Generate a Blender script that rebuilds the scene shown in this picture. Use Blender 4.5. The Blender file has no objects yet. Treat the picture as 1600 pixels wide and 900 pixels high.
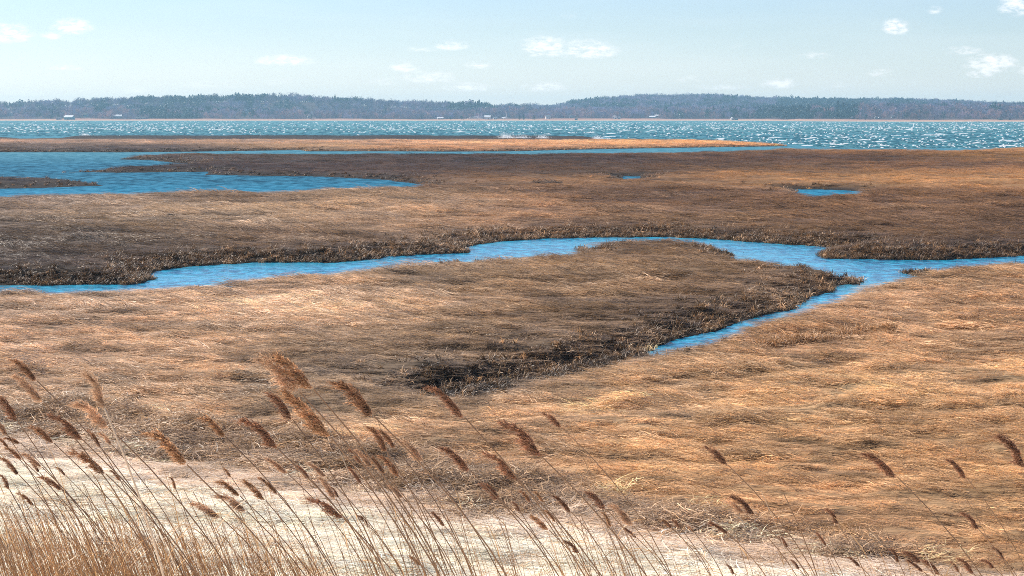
import bpy, math, random
import numpy as np
from mathutils import Vector, Matrix, Euler

R = math.radians
random.seed(7)
rng = np.random.default_rng(7)
sc = bpy.context.scene
COL = sc.collection

# ------------------------------------------------------------------ camera
F_PX, CAM_H, Y_HOR = 3000.0, 6.0, 181.0
PITCH = math.atan((450.0 - Y_HOR) / F_PX)
cam_d = bpy.data.cameras.new("camera")
cam_d.sensor_width = 36.0
cam_d.lens = F_PX / 1600.0 * 36.0
cam_d.clip_start, cam_d.clip_end = 0.2, 20000.0
cam = bpy.data.objects.new("camera", cam_d)
cam.location = (0, 0, CAM_H)
cam.rotation_euler = (math.pi / 2 - PITCH, 0, 0)
COL.objects.link(cam)
sc.camera = cam

# ------------------------------------------------------------------ render
sc.render.engine = "CYCLES"
sc.view_settings.view_transform = "Standard"
sc.view_settings.look = "None"
sc.view_settings.exposure = 0.92
sc.view_settings.gamma = 1.0
sc.cycles.max_bounces = 5
sc.cycles.diffuse_bounces = 2
sc.cycles.glossy_bounces = 2
sc.cycles.transmission_bounces = 3
sc.cycles.volume_bounces = 0
sc.cycles.transparent_max_bounces = 8
sc.cycles.use_denoising = False
sc.cycles.sample_clamp_indirect = 4.0
sc.cycles.filter_width = 0.95

# ------------------------------------------------------------------ sun
SUN_AZ = -58.0      # degrees from the view direction (+Y), negative = left
SUN_EL = 40.0
sd = bpy.data.lights.new("sun", "SUN")
sd.energy = 4.6
sd.angle = R(0.55)
sd.color = (1.0, 0.93, 0.83)
sun = bpy.data.objects.new("sun", sd)
to_sun = Vector((math.sin(R(SUN_AZ)) * math.cos(R(SUN_EL)), math.cos(R(SUN_AZ)) * math.cos(R(SUN_EL)), math.sin(R(SUN_EL))))
sun.rotation_euler = to_sun.to_track_quat("Z", "Y").to_euler()
COL.objects.link(sun)

# ------------------------------------------------------------------ node helper
class NT:
    def __init__(s, tree):
        s.t = tree; s.n = tree.nodes; s.l = tree.links
    def node(s, typ, **kw):
        n = s.n.new(typ)
        for k, v in kw.items():
            setattr(n, k, v)
        return n
    def put(s, sock, v):
        if hasattr(v, "is_output"):
            s.l.new(v, sock)
        else:
            sock.default_value = v
    def math(s, op, a, b=None, c=None, clamp=False):
        n = s.node("ShaderNodeMath", operation=op, use_clamp=clamp)
        s.put(n.inputs[0], a)
        if b is not None: s.put(n.inputs[1], b)
        if c is not None: s.put(n.inputs[2], c)
        return n.outputs[0]
    def maprange(s, v, a, b, c=0.0, d=1.0, smooth=False):
        n = s.node("ShaderNodeMapRange", interpolation_type="SMOOTHSTEP" if smooth else "LINEAR")
        for k, x in enumerate((v, a, b, c, d)):
            s.put(n.inputs[k], x)
        return n.outputs[0]
    def mix(s, f, a, b, mode="MIX"):
        n = s.node("ShaderNodeMix", data_type="RGBA", blend_type=mode)
        s.put(n.inputs[0], f); s.put(n.inputs[6], a); s.put(n.inputs[7], b)
        return n.outputs[2]
    def noise(s, vec, scale, detail=3.0, rough=0.55):
        n = s.node("ShaderNodeTexNoise")
        if vec is not None: s.put(n.inputs["Vector"], vec)
        n.inputs["Scale"].default_value = scale
        n.inputs["Detail"].default_value = detail
        n.inputs["Roughness"].default_value = rough
        return n.outputs["Fac"]
    def mapping(s, vec, scale=(1, 1, 1), rot=(0, 0, 0), loc=(0, 0, 0)):
        n = s.node("ShaderNodeMapping")
        s.put(n.inputs["Vector"], vec)
        n.inputs["Scale"].default_value = scale
        n.inputs["Rotation"].default_value = rot
        n.inputs["Location"].default_value = loc
        return n.outputs[0]

# ------------------------------------------------------------------ sky
world = bpy.data.worlds.new("World")
sc.world = world
world.use_nodes = True
W = NT(world.node_tree)
W.n.clear()
sky = W.node("ShaderNodeTexSky", sky_type="NISHITA", sun_disc=False)
sky.sun_elevation = R(SUN_EL)
sky.sun_rotation = R(SUN_AZ)
sky.altitude = 10.0
sky.air_density = 1.0
sky.dust_density = 0.2
sky.ozone_density = 2.0
tc = W.node("ShaderNodeTexCoord")
sep = W.node("ShaderNodeSeparateXYZ")
W.l.new(tc.outputs["Generated"], sep.inputs[0])
az = W.math("DIVIDE", sep.outputs[0], W.math("MAXIMUM", sep.outputs[1], 0.05))
el = W.math("DIVIDE", sep.outputs[2], W.math("MAXIMUM", sep.outputs[1], 0.05))
CLOUDS = [(18,57,36,13,1.0),(118,46,28,11,1.0),(86,59,16,6,.7),(447,97,42,7,1.0),(632,108,20,7,.9),(668,124,42,9,.8),(705,74,24,7,.8),
          (660,79,26,4,.5),(732,138,36,6,.8),(747,104,20,5,.8),(850,78,34,14,.9),(915,82,42,12,.95),(848,138,32,7,.8),(1395,46,18,11,1.0),(1455,19,12,6,.6),
          (1582,14,25,15,.9),(1545,103,36,13,1.0),(1526,117,18,6,.9),(1500,82,28,6,.7),(1213,133,24,7,.9),(1268,89,26,5,.6),(108,108,24,4,.7),
          (1090,126,34,6,.5),(1130,137,40,6,.5),(890,28,18,6,.35),(215,142,26,5,.6),(50,146,24,5,.6),(340,134,52,6,.6),(440,130,22,6,.5),(1375,116,22,6,.6),
          (600,130,22,6,.6),(1145,74,16,6,.3),(345,54,14,4,.3),(1310,134,16,5,.4),(10,146,20,5,.5),(1480,25,22,4,.2),(1600,112,14,8,.6)]
wc = W.mapping(tc.outputs["Generated"], scale=(1, 1, 2.6))
n1 = W.noise(wc, 150.0, 6.0, 0.65)
n2 = W.noise(W.mapping(wc, loc=(3, 1, 7)), 480.0, 4.0, 0.65)
field = None
for (cx, cy, wx, wy, st) in CLOUDS:
    a = (cx - 800) / F_PX; e = (Y_HOR - cy) / F_PX
    dx = W.math("MULTIPLY_ADD", az, 1.15 * F_PX / (wx * 1.5), -a * 1.15 * F_PX / (wx * 1.5))
    dz = W.math("MULTIPLY_ADD", el, F_PX / (wy * 1.7), -e * F_PX / (wy * 1.7))
    # flat underside: the lower half of a cloud ends sooner than its top
    dz = W.math("MULTIPLY", dz, W.maprange(dz, -0.2, 0.1, 1.7, 1.0))
    d2 = W.math("MULTIPLY_ADD", dx, dx, W.math("MULTIPLY", dz, dz))
    v = W.math("MULTIPLY", W.math("SUBTRACT", 1.0, W.math("MULTIPLY", d2, 0.75), clamp=True), st)
    field = v if field is None else W.math("MAXIMUM", field, v)
nn = W.math("ADD", W.math("MULTIPLY", W.math("SUBTRACT", n1, 0.5), 4.2), W.math("MULTIPLY", W.math("SUBTRACT", n2, 0.5), 1.6))
cl = W.math("MULTIPLY", field, W.math("ADD", nn, 0.95))
cl = W.maprange(cl, 0.12, 1.4, 0.0, 0.8, smooth=True)
# thin veil
veil = W.maprange(W.noise(W.mapping(tc.outputs["Generated"], scale=(1, 1, 7)), 9.0, 5.0), 0.45, 0.8, 0.0, 0.10)
skyc = W.mix(1.0, sky.outputs[0], (0.99, 1.08, 1.32, 1), "MULTIPLY")
skyc = W.mix(W.maprange(el, 0.0, 0.045, 1.0, 0.0), skyc, W.mix(1.0, skyc, (1.20, 1.16, 1.24, 1), "MULTIPLY"))
cloudc = W.mix(1.0, (11.8, 11.6, 11.6, 1), (1, 1, 1, 1), "MULTIPLY")
c1 = W.mix(W.math("ADD", cl, veil, clamp=True), skyc, cloudc)
bg = W.node("ShaderNodeBackground")
W.l.new(c1, bg.inputs[0])
bg.inputs[1].default_value = 0.058
wo = W.node("ShaderNodeOutputWorld")
W.l.new(bg.outputs[0], wo.inputs[0])

# ------------------------------------------------------------------ general helpers
def lin(c):
    c = np.asarray(c, float) / 255.0
    return np.where(c <= 0.04045, c / 12.92, ((c + 0.055) / 1.055) ** 2.4)

CP, SP = math.cos(PITCH), math.sin(PITCH)
def px2dir(x, y):
    x = np.asarray(x, float); y = np.asarray(y, float)
    u = 450.0 - y
    return (x - 800.0), F_PX * CP + u * SP, -F_PX * SP + u * CP
def px2w(x, y, z=0.0):
    dx, dy, dz = px2dir(x, y)
    t = (z - CAM_H) / dz
    return dx * t, dy * t
def at(x, y, depth):
    """point seen at photo pixel (x, y) at ground distance depth"""
    dx, dy, dz = px2dir(x, y)
    t = depth / dy
    return Vector((float(dx * t), float(depth), float(CAM_H + dz * t)))
def w2px(X, Y, Z=0.0):
    d = Y * CP - (Z - CAM_H) * SP
    u = Y * SP + (Z - CAM_H) * CP
    return 800 + F_PX * X / d, 450 - F_PX * u / d

def _h(ix, iy, s):
    n = (ix.astype(np.int64) * 374761393 + iy.astype(np.int64) * 668265263 + s * 974634777) & 0xFFFFFFFF
    n = ((n ^ (n >> 13)) * 1274126177) & 0xFFFFFFFF
    return ((n ^ (n >> 16)) & 0xFFFF) / 65535.0
def vnoise(x, y, s=0):
    x = np.asarray(x, float); y = np.asarray(y, float)
    ix = np.floor(x); iy = np.floor(y)
    fx = x - ix; fy = y - iy
    fx = fx * fx * (3 - 2 * fx); fy = fy * fy * (3 - 2 * fy)
    a = _h(ix, iy, s); b = _h(ix + 1, iy, s); c = _h(ix, iy + 1, s); d = _h(ix + 1, iy + 1, s)
    return (a * (1 - fx) + b * fx) * (1 - fy) + (c * (1 - fx) + d * fx) * fy
def fbm(x, y, o=4, s=0):
    v = 0; a = 0.5; t = 0
    for k in range(o):
        v = v + a * vnoise(x, y, s + k * 17); t += a
        x = x * 2.03 + 11.3; y = y * 2.03 + 5.7; a *= 0.5
    return v / t
def sstep(a, b, x):
    t = np.clip((x - a) / (b - a), 0, 1)
    return t * t * (3 - 2 * t)

def mesh_from(name, V, Fc, mat=None, attrs=None, smooth=False, link=True):
    me = bpy.data.meshes.new(name)
    V = np.asarray(V, np.float32)
    Fc = np.asarray(Fc, np.int32)
    nf, k = Fc.shape
    me.vertices.add(len(V)); me.vertices.foreach_set("co", V.ravel())
    me.loops.add(nf * k); me.loops.foreach_set("vertex_index", Fc.ravel())
    me.polygons.add(nf)
    me.polygons.foreach_set("loop_start", np.arange(0, nf * k, k, dtype=np.int32))
    try: me.polygons.foreach_set("loop_total", np.full(nf, k, dtype=np.int32))
    except Exception: pass
    if smooth: me.polygons.foreach_set("use_smooth", np.ones(nf, bool))
    me.update(calc_edges=True)
    if attrs:
        for an, arr in attrs.items():
            a4 = np.ones((len(V), 4), np.float32); a4[:, :3] = arr
            at_ = me.attributes.new(an, "FLOAT_COLOR", "POINT")
            at_.data.foreach_set("color", a4.ravel())
    if mat: me.materials.append(mat)
    ob = bpy.data.objects.new(name, me)
    if link: COL.objects.link(ob)
    return ob
def setp(o, label=None, cat=None, group=None, kind=None):
    if label: o["label"] = label
    if cat: o["category"] = cat
    if group: o["group"] = group
    if kind: o["kind"] = kind
    return o

class MB:
    """collects polygons for one mesh object"""
    def __init__(s): s.v = []; s.f = []
    def add(s, vs, fs):
        b = len(s.v); s.v += [tuple(v) for v in vs]; s.f += [tuple(b + i for i in f) for f in fs]
    def box(s, c, d, rz=0.0):
        x, y, z = d[0] / 2, d[1] / 2, d[2] / 2
        m = Matrix.Rotation(rz, 3, "Z")
        vs = [Vector(c) + m @ Vector((sx * x, sy * y, sz * z)) for sx in (-1, 1) for sy in (-1, 1) for sz in (-1, 1)]
        s.add(vs, [(0, 1, 3, 2), (4, 6, 7, 5), (0, 4, 5, 1), (2, 3, 7, 6), (0, 2, 6, 4), (1, 5, 7, 3)])
    def tube(s, pts, rad, n=5):
        pts = [Vector(p) for p in pts]
        b = len(s.v)
        for i, p in enumerate(pts):
            t = (pts[min(i + 1, len(pts) - 1)] - pts[max(i - 1, 0)]).normalized()
            a = t.cross(Vector((0.13, 1, 0.07))).normalized(); c = t.cross(a)
            r = rad[i] if hasattr(rad, "__len__") else rad
            for k in range(n):
                an = 2 * math.pi * k / n
                s.v.append(tuple(p + (a * math.cos(an) + c * math.sin(an)) * r))
        for i in range(len(pts) - 1):
            for k in range(n):
                k2 = (k + 1) % n
                s.f.append((b + i * n + k, b + i * n + k2, b + (i + 1) * n + k2, b + (i + 1) * n + k))
        s.f.append(tuple(b + k for k in range(n))[::-1])
        s.f.append(tuple(b + (len(pts) - 1) * n + k for k in range(n)))
    def ribbon(s, pts, wid, side):
        b = len(s.v); side = Vector(side)
        for i, p in enumerate(pts):
            p = Vector(p); w = wid[i] / 2
            s.v.append(tuple(p - side * w)); s.v.append(tuple(p + side * w))
        for i in range(len(pts) - 1):
            s.f.append((b + 2 * i, b + 2 * i + 1, b + 2 * i + 3, b + 2 * i + 2))
    def mesh(s, name, mat):
        me = bpy.data.meshes.new(name)
        me.from_pydata(s.v, [], s.f); me.update()
        if mat: me.materials.append(mat)
        return me
    def build(s, name, mat, parent=None, link=True):
        o = bpy.data.objects.new(name, s.mesh(name, mat))
        if link: COL.objects.link(o)
        if parent: o.parent = parent
        return o
def empty(name, loc):
    o = bpy.data.objects.new(name, None); o.location = loc; o.empty_display_size = 0.2
    COL.objects.link(o)
    return o

# ------------------------------------------------------------------ materials
def new_mat(name):
    m = bpy.data.materials.new(name); m.use_nodes = True
    t = NT(m.node_tree); t.n.clear()
    out = t.node("ShaderNodeOutputMaterial")
    return m, t, out
def simple_mat(name, col, rough=0.8, var=0.25, scale=3.0):
    m, t, out = new_mat(name)
    p = t.node("ShaderNodeBsdfPrincipled")
    g = t.node("ShaderNodeNewGeometry")
    n = t.noise(g.outputs["Position"], scale, 3.0)
    f = t.maprange(n, 0.3, 0.7, 1 - var, 1 + var)
    c = t.mix(1.0, tuple(col) + (1,), (1, 1, 1, 1), "MULTIPLY")
    vm = t.node("ShaderNodeVectorMath", operation="SCALE")
    t.l.new(c, vm.inputs[0]); t.l.new(f, vm.inputs[3])
    t.l.new(vm.outputs[0], p.inputs["Base Color"])
    p.inputs["Roughness"].default_value = rough
    p.inputs["Specular IOR Level"].default_value = 0.25
    t.l.new(p.outputs[0], out.inputs[0])
    return m

def blade_mat(name, attr_type="INSTANCER", tint=(1, 1, 1), lo=0.55, hi=1.5, trans=0.3, col=None, pscale=5.0):
    """dry grass: colour of the place, varied from blade to blade, a little light coming through"""
    m, t, out = new_mat(name)
    g = t.node("ShaderNodeNewGeometry")
    if col is None:
        a = t.node("ShaderNodeAttribute", attribute_type=attr_type, attribute_name="tone")
        base = a.outputs["Color"]
    else:
        base = tuple(col) + (1,)
    isl = g.outputs["Random Per Island"]
    f1 = t.maprange(isl, 0.0, 1.0, lo, hi)
    pn = t.noise(t.mapping(g.outputs["Position"], scale=(0.35, 1, 1)), pscale, 2.0)
    f2 = t.maprange(pn, 0.3, 0.7, 0.7, 1.3)
    vm = t.node("ShaderNodeVectorMath", operation="SCALE")
    b2 = t.mix(1.0, base, tuple(tint) + (1,), "MULTIPLY")
    # some blades weathered grey, some golden
    iso = t.math("FRACT", t.math("MULTIPLY", isl, 37.7))
    gold = t.mix(t.maprange(iso, 0.55, 1.0, 0.0, 0.45), b2, t.mix(1.0, b2, (1.10, 0.99, 0.80, 1), "MULTIPLY"))
    grey = t.mix(t.maprange(iso, 0.0, 0.4, 0.5, 0.0), gold, t.mix(1.0, b2, (0.97, 1.0, 1.08, 1), "MULTIPLY"))
    t.l.new(grey, vm.inputs[0]); t.l.new(t.math("MULTIPLY", f1, f2), vm.inputs[3])
    d = t.node("ShaderNodeBsdfPrincipled")
    t.l.new(vm.outputs[0], d.inputs["Base Color"])
    d.inputs["Roughness"].default_value = 0.5
    d.inputs["Specular IOR Level"].default_value = 0.35
    tr = t.node("ShaderNodeBsdfTranslucent")
    t.l.new(vm.outputs[0], tr.inputs[0])
    mx = t.node("ShaderNodeMixShader"); mx.inputs[0].default_value = trans
    t.l.new(d.outputs[0], mx.inputs[1]); t.l.new(tr.outputs[0], mx.inputs[2])
    t.l.new(mx.outputs[0], out.inputs[0])
    return m

M_BLADE = blade_mat("dry_grass", lo=0.38, hi=1.75)
M_BANKBLADE = blade_mat("bank_grass", lo=0.35, hi=1.9, trans=0.25)
M_STRAW = blade_mat("straw", lo=0.62, hi=1.5, trans=0.3)
M_STEM = blade_mat("reed_stem", "GEOMETRY", col=(0.26, 0.145, 0.075), lo=0.65, hi=1.35, trans=0.12, pscale=1.5)
M_STEMPALE = blade_mat("pale_reed_stem", "GEOMETRY", col=(0.62, 0.47, 0.34), lo=0.8, hi=1.2, trans=0.1, pscale=1.5)
M_LEAF = blade_mat("reed_leaf", "GEOMETRY", col=(0.50, 0.30, 0.14), lo=0.7, hi=1.3, trans=0.45, pscale=1.5)
M_PLUME = blade_mat("reed_plume", "GEOMETRY", col=(0.42, 0.225, 0.12), lo=0.3, hi=1.7, trans=0.5, pscale=9.0)
M_PLUME2 = blade_mat("reed_plume_fluffy", "GEOMETRY", col=(0.58, 0.37, 0.23), lo=0.5, hi=1.5, trans=0.55, pscale=9.0)

# ground
m, t, out = new_mat("marsh_soil"); M_GROUND = m
a = t.node("ShaderNodeAttribute", attribute_type="GEOMETRY", attribute_name="tone")
g = t.node("ShaderNodeNewGeometry")
na = t.noise(t.mapping(g.outputs["Position"], scale=(0.25, 1, 1)), 7.0, 4.0, 0.6)
nb = t.noise(t.mapping(g.outputs["Position"], scale=(0.3, 1, 1)), 0.9, 4.0, 0.65)
f = t.math("MULTIPLY", t.maprange(na, 0.3, 0.7, 0.6, 1.35), t.maprange(nb, 0.3, 0.7, 0.7, 1.3))
vm = t.node("ShaderNodeVectorMath", operation="SCALE")
t.l.new(a.outputs["Color"], vm.inputs[0]); t.l.new(f, vm.inputs[3])
p = t.node("ShaderNodeBsdfPrincipled")
t.l.new(vm.outputs[0], p.inputs["Base Color"]); p.inputs["Roughness"].default_value = 0.9
p.inputs["Specular IOR Level"].default_value = 0.15
bmp = t.node("ShaderNodeBump"); bmp.inputs["Strength"].default_value = 0.7; bmp.inputs["Distance"].default_value = 0.08
t.l.new(na, bmp.inputs["Height"]); t.l.new(bmp.outputs[0], p.inputs["Normal"])
t.l.new(p.outputs[0], out.inputs[0])

# water: sheltered creek and pool near, open bay far (Y of the place decides)
m, t, out = new_mat("water"); M_WATER = m
g = t.node("ShaderNodeNewGeometry")
sp_ = t.node("ShaderNodeSeparateXYZ"); t.l.new(g.outputs["Position"], sp_.inputs[0])
Y = sp_.outputs[1]
w1 = t.noise(t.mapping(g.outputs["Position"], scale=(1.0, 0.5, 1), rot=(0, 0, 0.25)), 2.0, 3.0, 0.65)
w2 = t.noise(t.mapping(g.outputs["Position"], scale=(1.0, 0.6, 1), rot=(0, 0, 0.15)), 0.9, 4.0, 0.65)
w3 = t.noise(t.mapping(g.outputs["Position"], scale=(1.0, 0.12, 1)), 0.05, 4.0, 0.6)
far = t.maprange(Y, 250, 330, 0, 1)
bay = t.maprange(Y, 640, 800, 0, 1)
cr = t.mix(t.maprange(w1, 0.42, 0.62, 0, 1), (0.004, 0.12, 0.24, 1), (0.02, 0.36, 0.55, 1))  # base blue stands in for reflected sky, with ripple contrast painted in
cr = t.mix(t.maprange(Y, 110, 190, 0, 1), cr, t.mix(t.maprange(w2, 0.38, 0.62, 0, 1), (0.001, 0.035, 0.065, 1), (0.008, 0.15, 0.24, 1)))
cb = t.mix(t.maprange(w2, 0.4, 0.62, 0, 1), (0.02, 0.12, 0.17, 1), (0.07, 0.22, 0.27, 1))
cf = t.mix(t.maprange(w2, 0.35, 0.65, 0, 1), (0.03, 0.13, 0.15, 1), (0.10, 0.25, 0.27, 1))
calm = t.maprange(t.noise(t.mapping(g.outputs["Position"], scale=(0.5, 1, 1)), 0.16, 3.0), 0.46, 0.62, 0, 0.55)  # paler streaks paint the sheen of calm water into the colour
cr = t.mix(t.math("MULTIPLY", calm, t.maprange(Y, 100, 140, 1, 0)), cr, (0.05, 0.36, 0.52, 1))
c = t.mix(far, cr, cb); c = t.mix(bay, c, cf)
p = t.node("ShaderNodeBsdfPrincipled")
t.l.new(c, p.inputs["Base Color"]); p.inputs["IOR"].default_value = 1.33
pl = t.maprange(Y, 95, 170, 0, 1)
t.l.new(t.maprange(pl, 0, 1, 0.16, 0.4), p.inputs["Roughness"])
t.l.new(t.maprange(pl, 0, 1, 0.45, 0.09), p.inputs["Specular IOR Level"])
bmp = t.node("ShaderNodeBump"); bmp.inputs["Strength"].default_value = 0.55; bmp.inputs["Distance"].default_value = 0.12
t.l.new(t.math("ADD", w1, t.math("MULTIPLY", w2, 1.2)), bmp.inputs["Height"]); t.l.new(bmp.outputs[0], p.inputs["Normal"])
# ruffled by the wind, the open water mirrors the low sky much less than the creek does
df = t.node("ShaderNodeBsdfDiffuse"); t.l.new(c, df.inputs[0])
gl = t.node("ShaderNodeBsdfGlossy"); gl.inputs["Roughness"].default_value = 0.35; t.l.new(bmp.outputs[0], gl.inputs["Normal"])
rm = t.node("ShaderNodeMixShader"); t.l.new(t.maprange(w2, 0.35, 0.65, 0.03, 0.16), rm.inputs[0]); t.l.new(df.outputs[0], rm.inputs[1]); t.l.new(gl.outputs[0], rm.inputs[2])
fm = t.node("ShaderNodeMixShader"); t.l.new(t.math("MULTIPLY", pl, 0.85), fm.inputs[0]); t.l.new(p.outputs[0], fm.inputs[1]); t.l.new(rm.outputs[0], fm.inputs[2])
t.l.new(fm.outputs[0], out.inputs[0])

# ------------------------------------------------------------------ the creeks and pools, drawn on the marsh (w waterline, l lip of the near bank, t low tip)
ZW = -0.45
ZL = {"w": ZW, "l": 0.04, "t": -0.25}
CREEK = [(-400,448,"w"),(0,447,"w"),(100,446,"w"),(200,445,"w"),(236,441,"w"),(241,437,"w"),(234,433,"w"),(247,424,"w"),(300,416,"w"),(350,412,"w"),(400,411,"w"),(500,411,"w"),
 (560,407,"w"),(620,400,"w"),(680,397,"w"),(726,395,"w"),(736,392,"w"),(714,389,"w"),(722,386,"w"),(780,378,"w"),(850,373,"w"),(950,371,"w"),(1040,371,"w"),(1100,373,"w"),(1170,378,"w"),(1250,383,"w"),
 (1318,388,"w"),(1306,393,"w"),(1282,399,"w"),(1300,404,"w"),(1400,406,"w"),(1500,406,"w"),(1560,402,"w"),(1600,400,"w"),(2000,390,"w"),
 (2000,400,"l"),(1600,408,"l"),(1500,411,"l"),(1440,414,"l"),(1410,419,"t"),(1430,425,"w"),(1464,428,"w"),(1430,433,"l"),(1408,438,"l"),(1350,457,"l"),(1300,477,"l"),(1250,489,"l"),(1197,499,"l"),(1150,520,"l"),(1100,535,"l"),(1050,550,"l"),(1000,561,"l"),(950,571,"l"),(900,582,"l"),(850,592,"l"),(800,603,"l"),(750,611,"l"),(700,615,"l"),(640,617,"t"),(700,611,"w"),(760,603.5,"w"),(850,586,"w"),(930,567,"w"),
 (1000,552,"w"),(1050,534,"w"),(1100,520,"w"),(1150,507,"w"),(1197,492,"w"),(1232,484,"w"),(1262,468,"w"),(1290,457,"w"),(1300,447,"w"),(1330,444,"w"),(1353,437,"t"),(1335,428,"t"),(1300,420,"l"),(1250,413,"l"),(1200,408,"l"),(1150,403,"l"),(1124,398,"l"),
 (1142,392,"t"),(1168,387,"t"),(1140,383,"l"),(1100,376.5,"l"),(1040,372.3,"l"),(1000,372.3,"l"),(960,374,"l"),(930,377,"l"),(904,382,"t"),(900,386,"t"),(914,391,"t"),(890,396,"l"),(850,400,"l"),(800,402,"l"),(760,405,"l"),(700,410,"l"),(600,417,"l"),
 (500,430,"l"),(440,436,"l"),(380,444,"l"),(300,450,"l"),(200,453,"l"),(100,457,"l"),(0,458,"l"),(-400,460,"l")]
POOL = [(-400,238,"w"),(0,238,"w"),(100,238,"w"),(190,238.2,"w"),(300,237,"w"),(400,235.6,"w"),(470,234.6,"w"),(478,236.5,"w"),(600,236.5,"w"),(700,237,"w"),(800,236.5,"w"),(900,234,"w"),(1000,232,"w"),(1100,230.5,"w"),(1160,229.5,"w"),(1235,228.5,"w"),
 (1220,227,"w"),(1160,224.5,"w"),(1100,221.5,"w"),(1000,219.5,"w"),(935,219,"w"),(930,215,"w"),(850,214,"w"),(700,212.8,"w"),(400,212.8,"w"),(200,213,"w"),(105,214,"w"),(76,218.4,"w"),(54,218.4,"w"),(30,216.5,"w"),(0,215.5,"w"),(-500,213,"w"),
 (-500,196,"w"),(2200,196,"w"),(2200,228,"l"),(1700,231,"l"),(1590,231.5,"l"),(1560,232,"l"),(1500,234.5,"l"),(1400,233.2,"l"),(1300,234,"l"),(1220,233,"l"),(1150,236,"l"),(1050,238.3,"l"),(960,240,"l"),(800,240.2,"l"),(600,240,"l"),(475,240,"l"),
 (330,240.5,"l"),(270,242.5,"t"),(215,244.5,"t"),(186,247,"t"),(230,250,"w"),(270,254,"w"),(304,257,"w"),(290,259,"t"),(250,260,"t"),(180,263.5,"t"),(130,265.5,"t"),(92,267.5,"t"),(130,269,"w"),(180,270,"w"),(250,269.3,"w"),(326,268.5,"w"),(318,271.5,"t"),
 (330,273,"w"),(400,275,"w"),(500,276,"w"),(600,281,"w"),(682,288,"t"),(640,291,"l"),(560,295,"l"),(500,297.5,"l"),(440,298.5,"l"),(400,299,"l"),(340,298.5,"l"),(280,300,"l"),(200,302,"l"),(130,304,"l"),(60,303.5,"l"),(0,306,"l"),(-400,312,"l")]
ISLE = [(-400,277,"t"),(0,279,"t"),(80,280.5,"t"),(140,283.5,"t"),(163,287,"t"),(130,291,"w"),(60,294,"w"),(0,295,"w"),(-400,297,"w")]
PUD1 = [(974,275.5,"w"),(999,275.5,"w"),(1000,279,"l"),(972,279,"l")]
PUD2 = [(1243,296,"w"),(1290,296.5,"w"),(1344,298.5,"w"),(1352,300,"l"),(1328,303,"l"),(1302,304.5,"l"),(1285,304,"l"),(1275,308,"l"),(1262,308,"l"),(1262,303,"l"),(1240,299,"l")]

def poly_w(P):
    out = []
    for x, y, k in P:
        X, Yy = px2w(x, y, ZL[k] + (0.07 if (k == "l" and y < 320) else 0)); out.append((float(X), float(Yy)))
    return np.array(out), [k for _, _, k in P]

def inside(P, X, Y):
    c = np.zeros(X.shape, bool)
    n = len(P)
    for i in range(n):
        x1, y1 = P[i]; x2, y2 = P[(i + 1) % n]
        if y1 == y2: continue
        k = ((y1 > Y) != (y2 > Y)) & (X < (x2 - x1) * (Y - y1) / (y2 - y1) + x1)
        c ^= k
    return c
def edge_d(P, kinds, X, Y, bw):
    """smallest distance / bank width over the edges, and that distance"""
    best = np.full(X.shape, 1e9); n = len(P)
    for i in range(n):
        x1, y1 = P[i]; x2, y2 = P[(i + 1) % n]
        dx, dy = x2 - x1, y2 - y1
        L = dx * dx + dy * dy + 1e-9
        t_ = np.clip(((X - x1) * dx + (Y - y1) * dy) / L, 0, 1)
        d = np.hypot(X - (x1 + t_ * dx), Y - (y1 + t_ * dy))
        k1, k2 = kinds[i], kinds[(i + 1) % n]
        wa = {"w": 1.0, "l": 0.28, "t": 0.7}
        w = bw * (wa[k1] * (1 - t_) + wa[k2] * t_)
        best = np.minimum(best, d / w)
    return best

SHAPES = [poly_w(CREEK), poly_w(POOL), poly_w(PUD1), poly_w(PUD2)]
ISL = poly_w(ISLE)

PALE_TOP = np.array([(-600,640),(-50,668),(0,674),(80,682),(130,687),(200,702),(300,722),(400,735),(480,748),(560,768),(640,784),(720,797),(800,800),(850,797),(920,805),(1000,818),(1060,834),(1150,848),(1200,856),(1300,868),(1400,880),(1500,893),(1600,905),(2200,960)])
WR_TOP = np.array([(-600,630),(0,648),(100,634),(180,640),(260,660),(340,677),(420,686),(520,698),(640,712),(720,728),(800,745),(900,770),(1000,798),(1100,817),(1200,832),(1300,852),(1400,870),(1500,884),(1600,897),(2200,950)])

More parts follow.
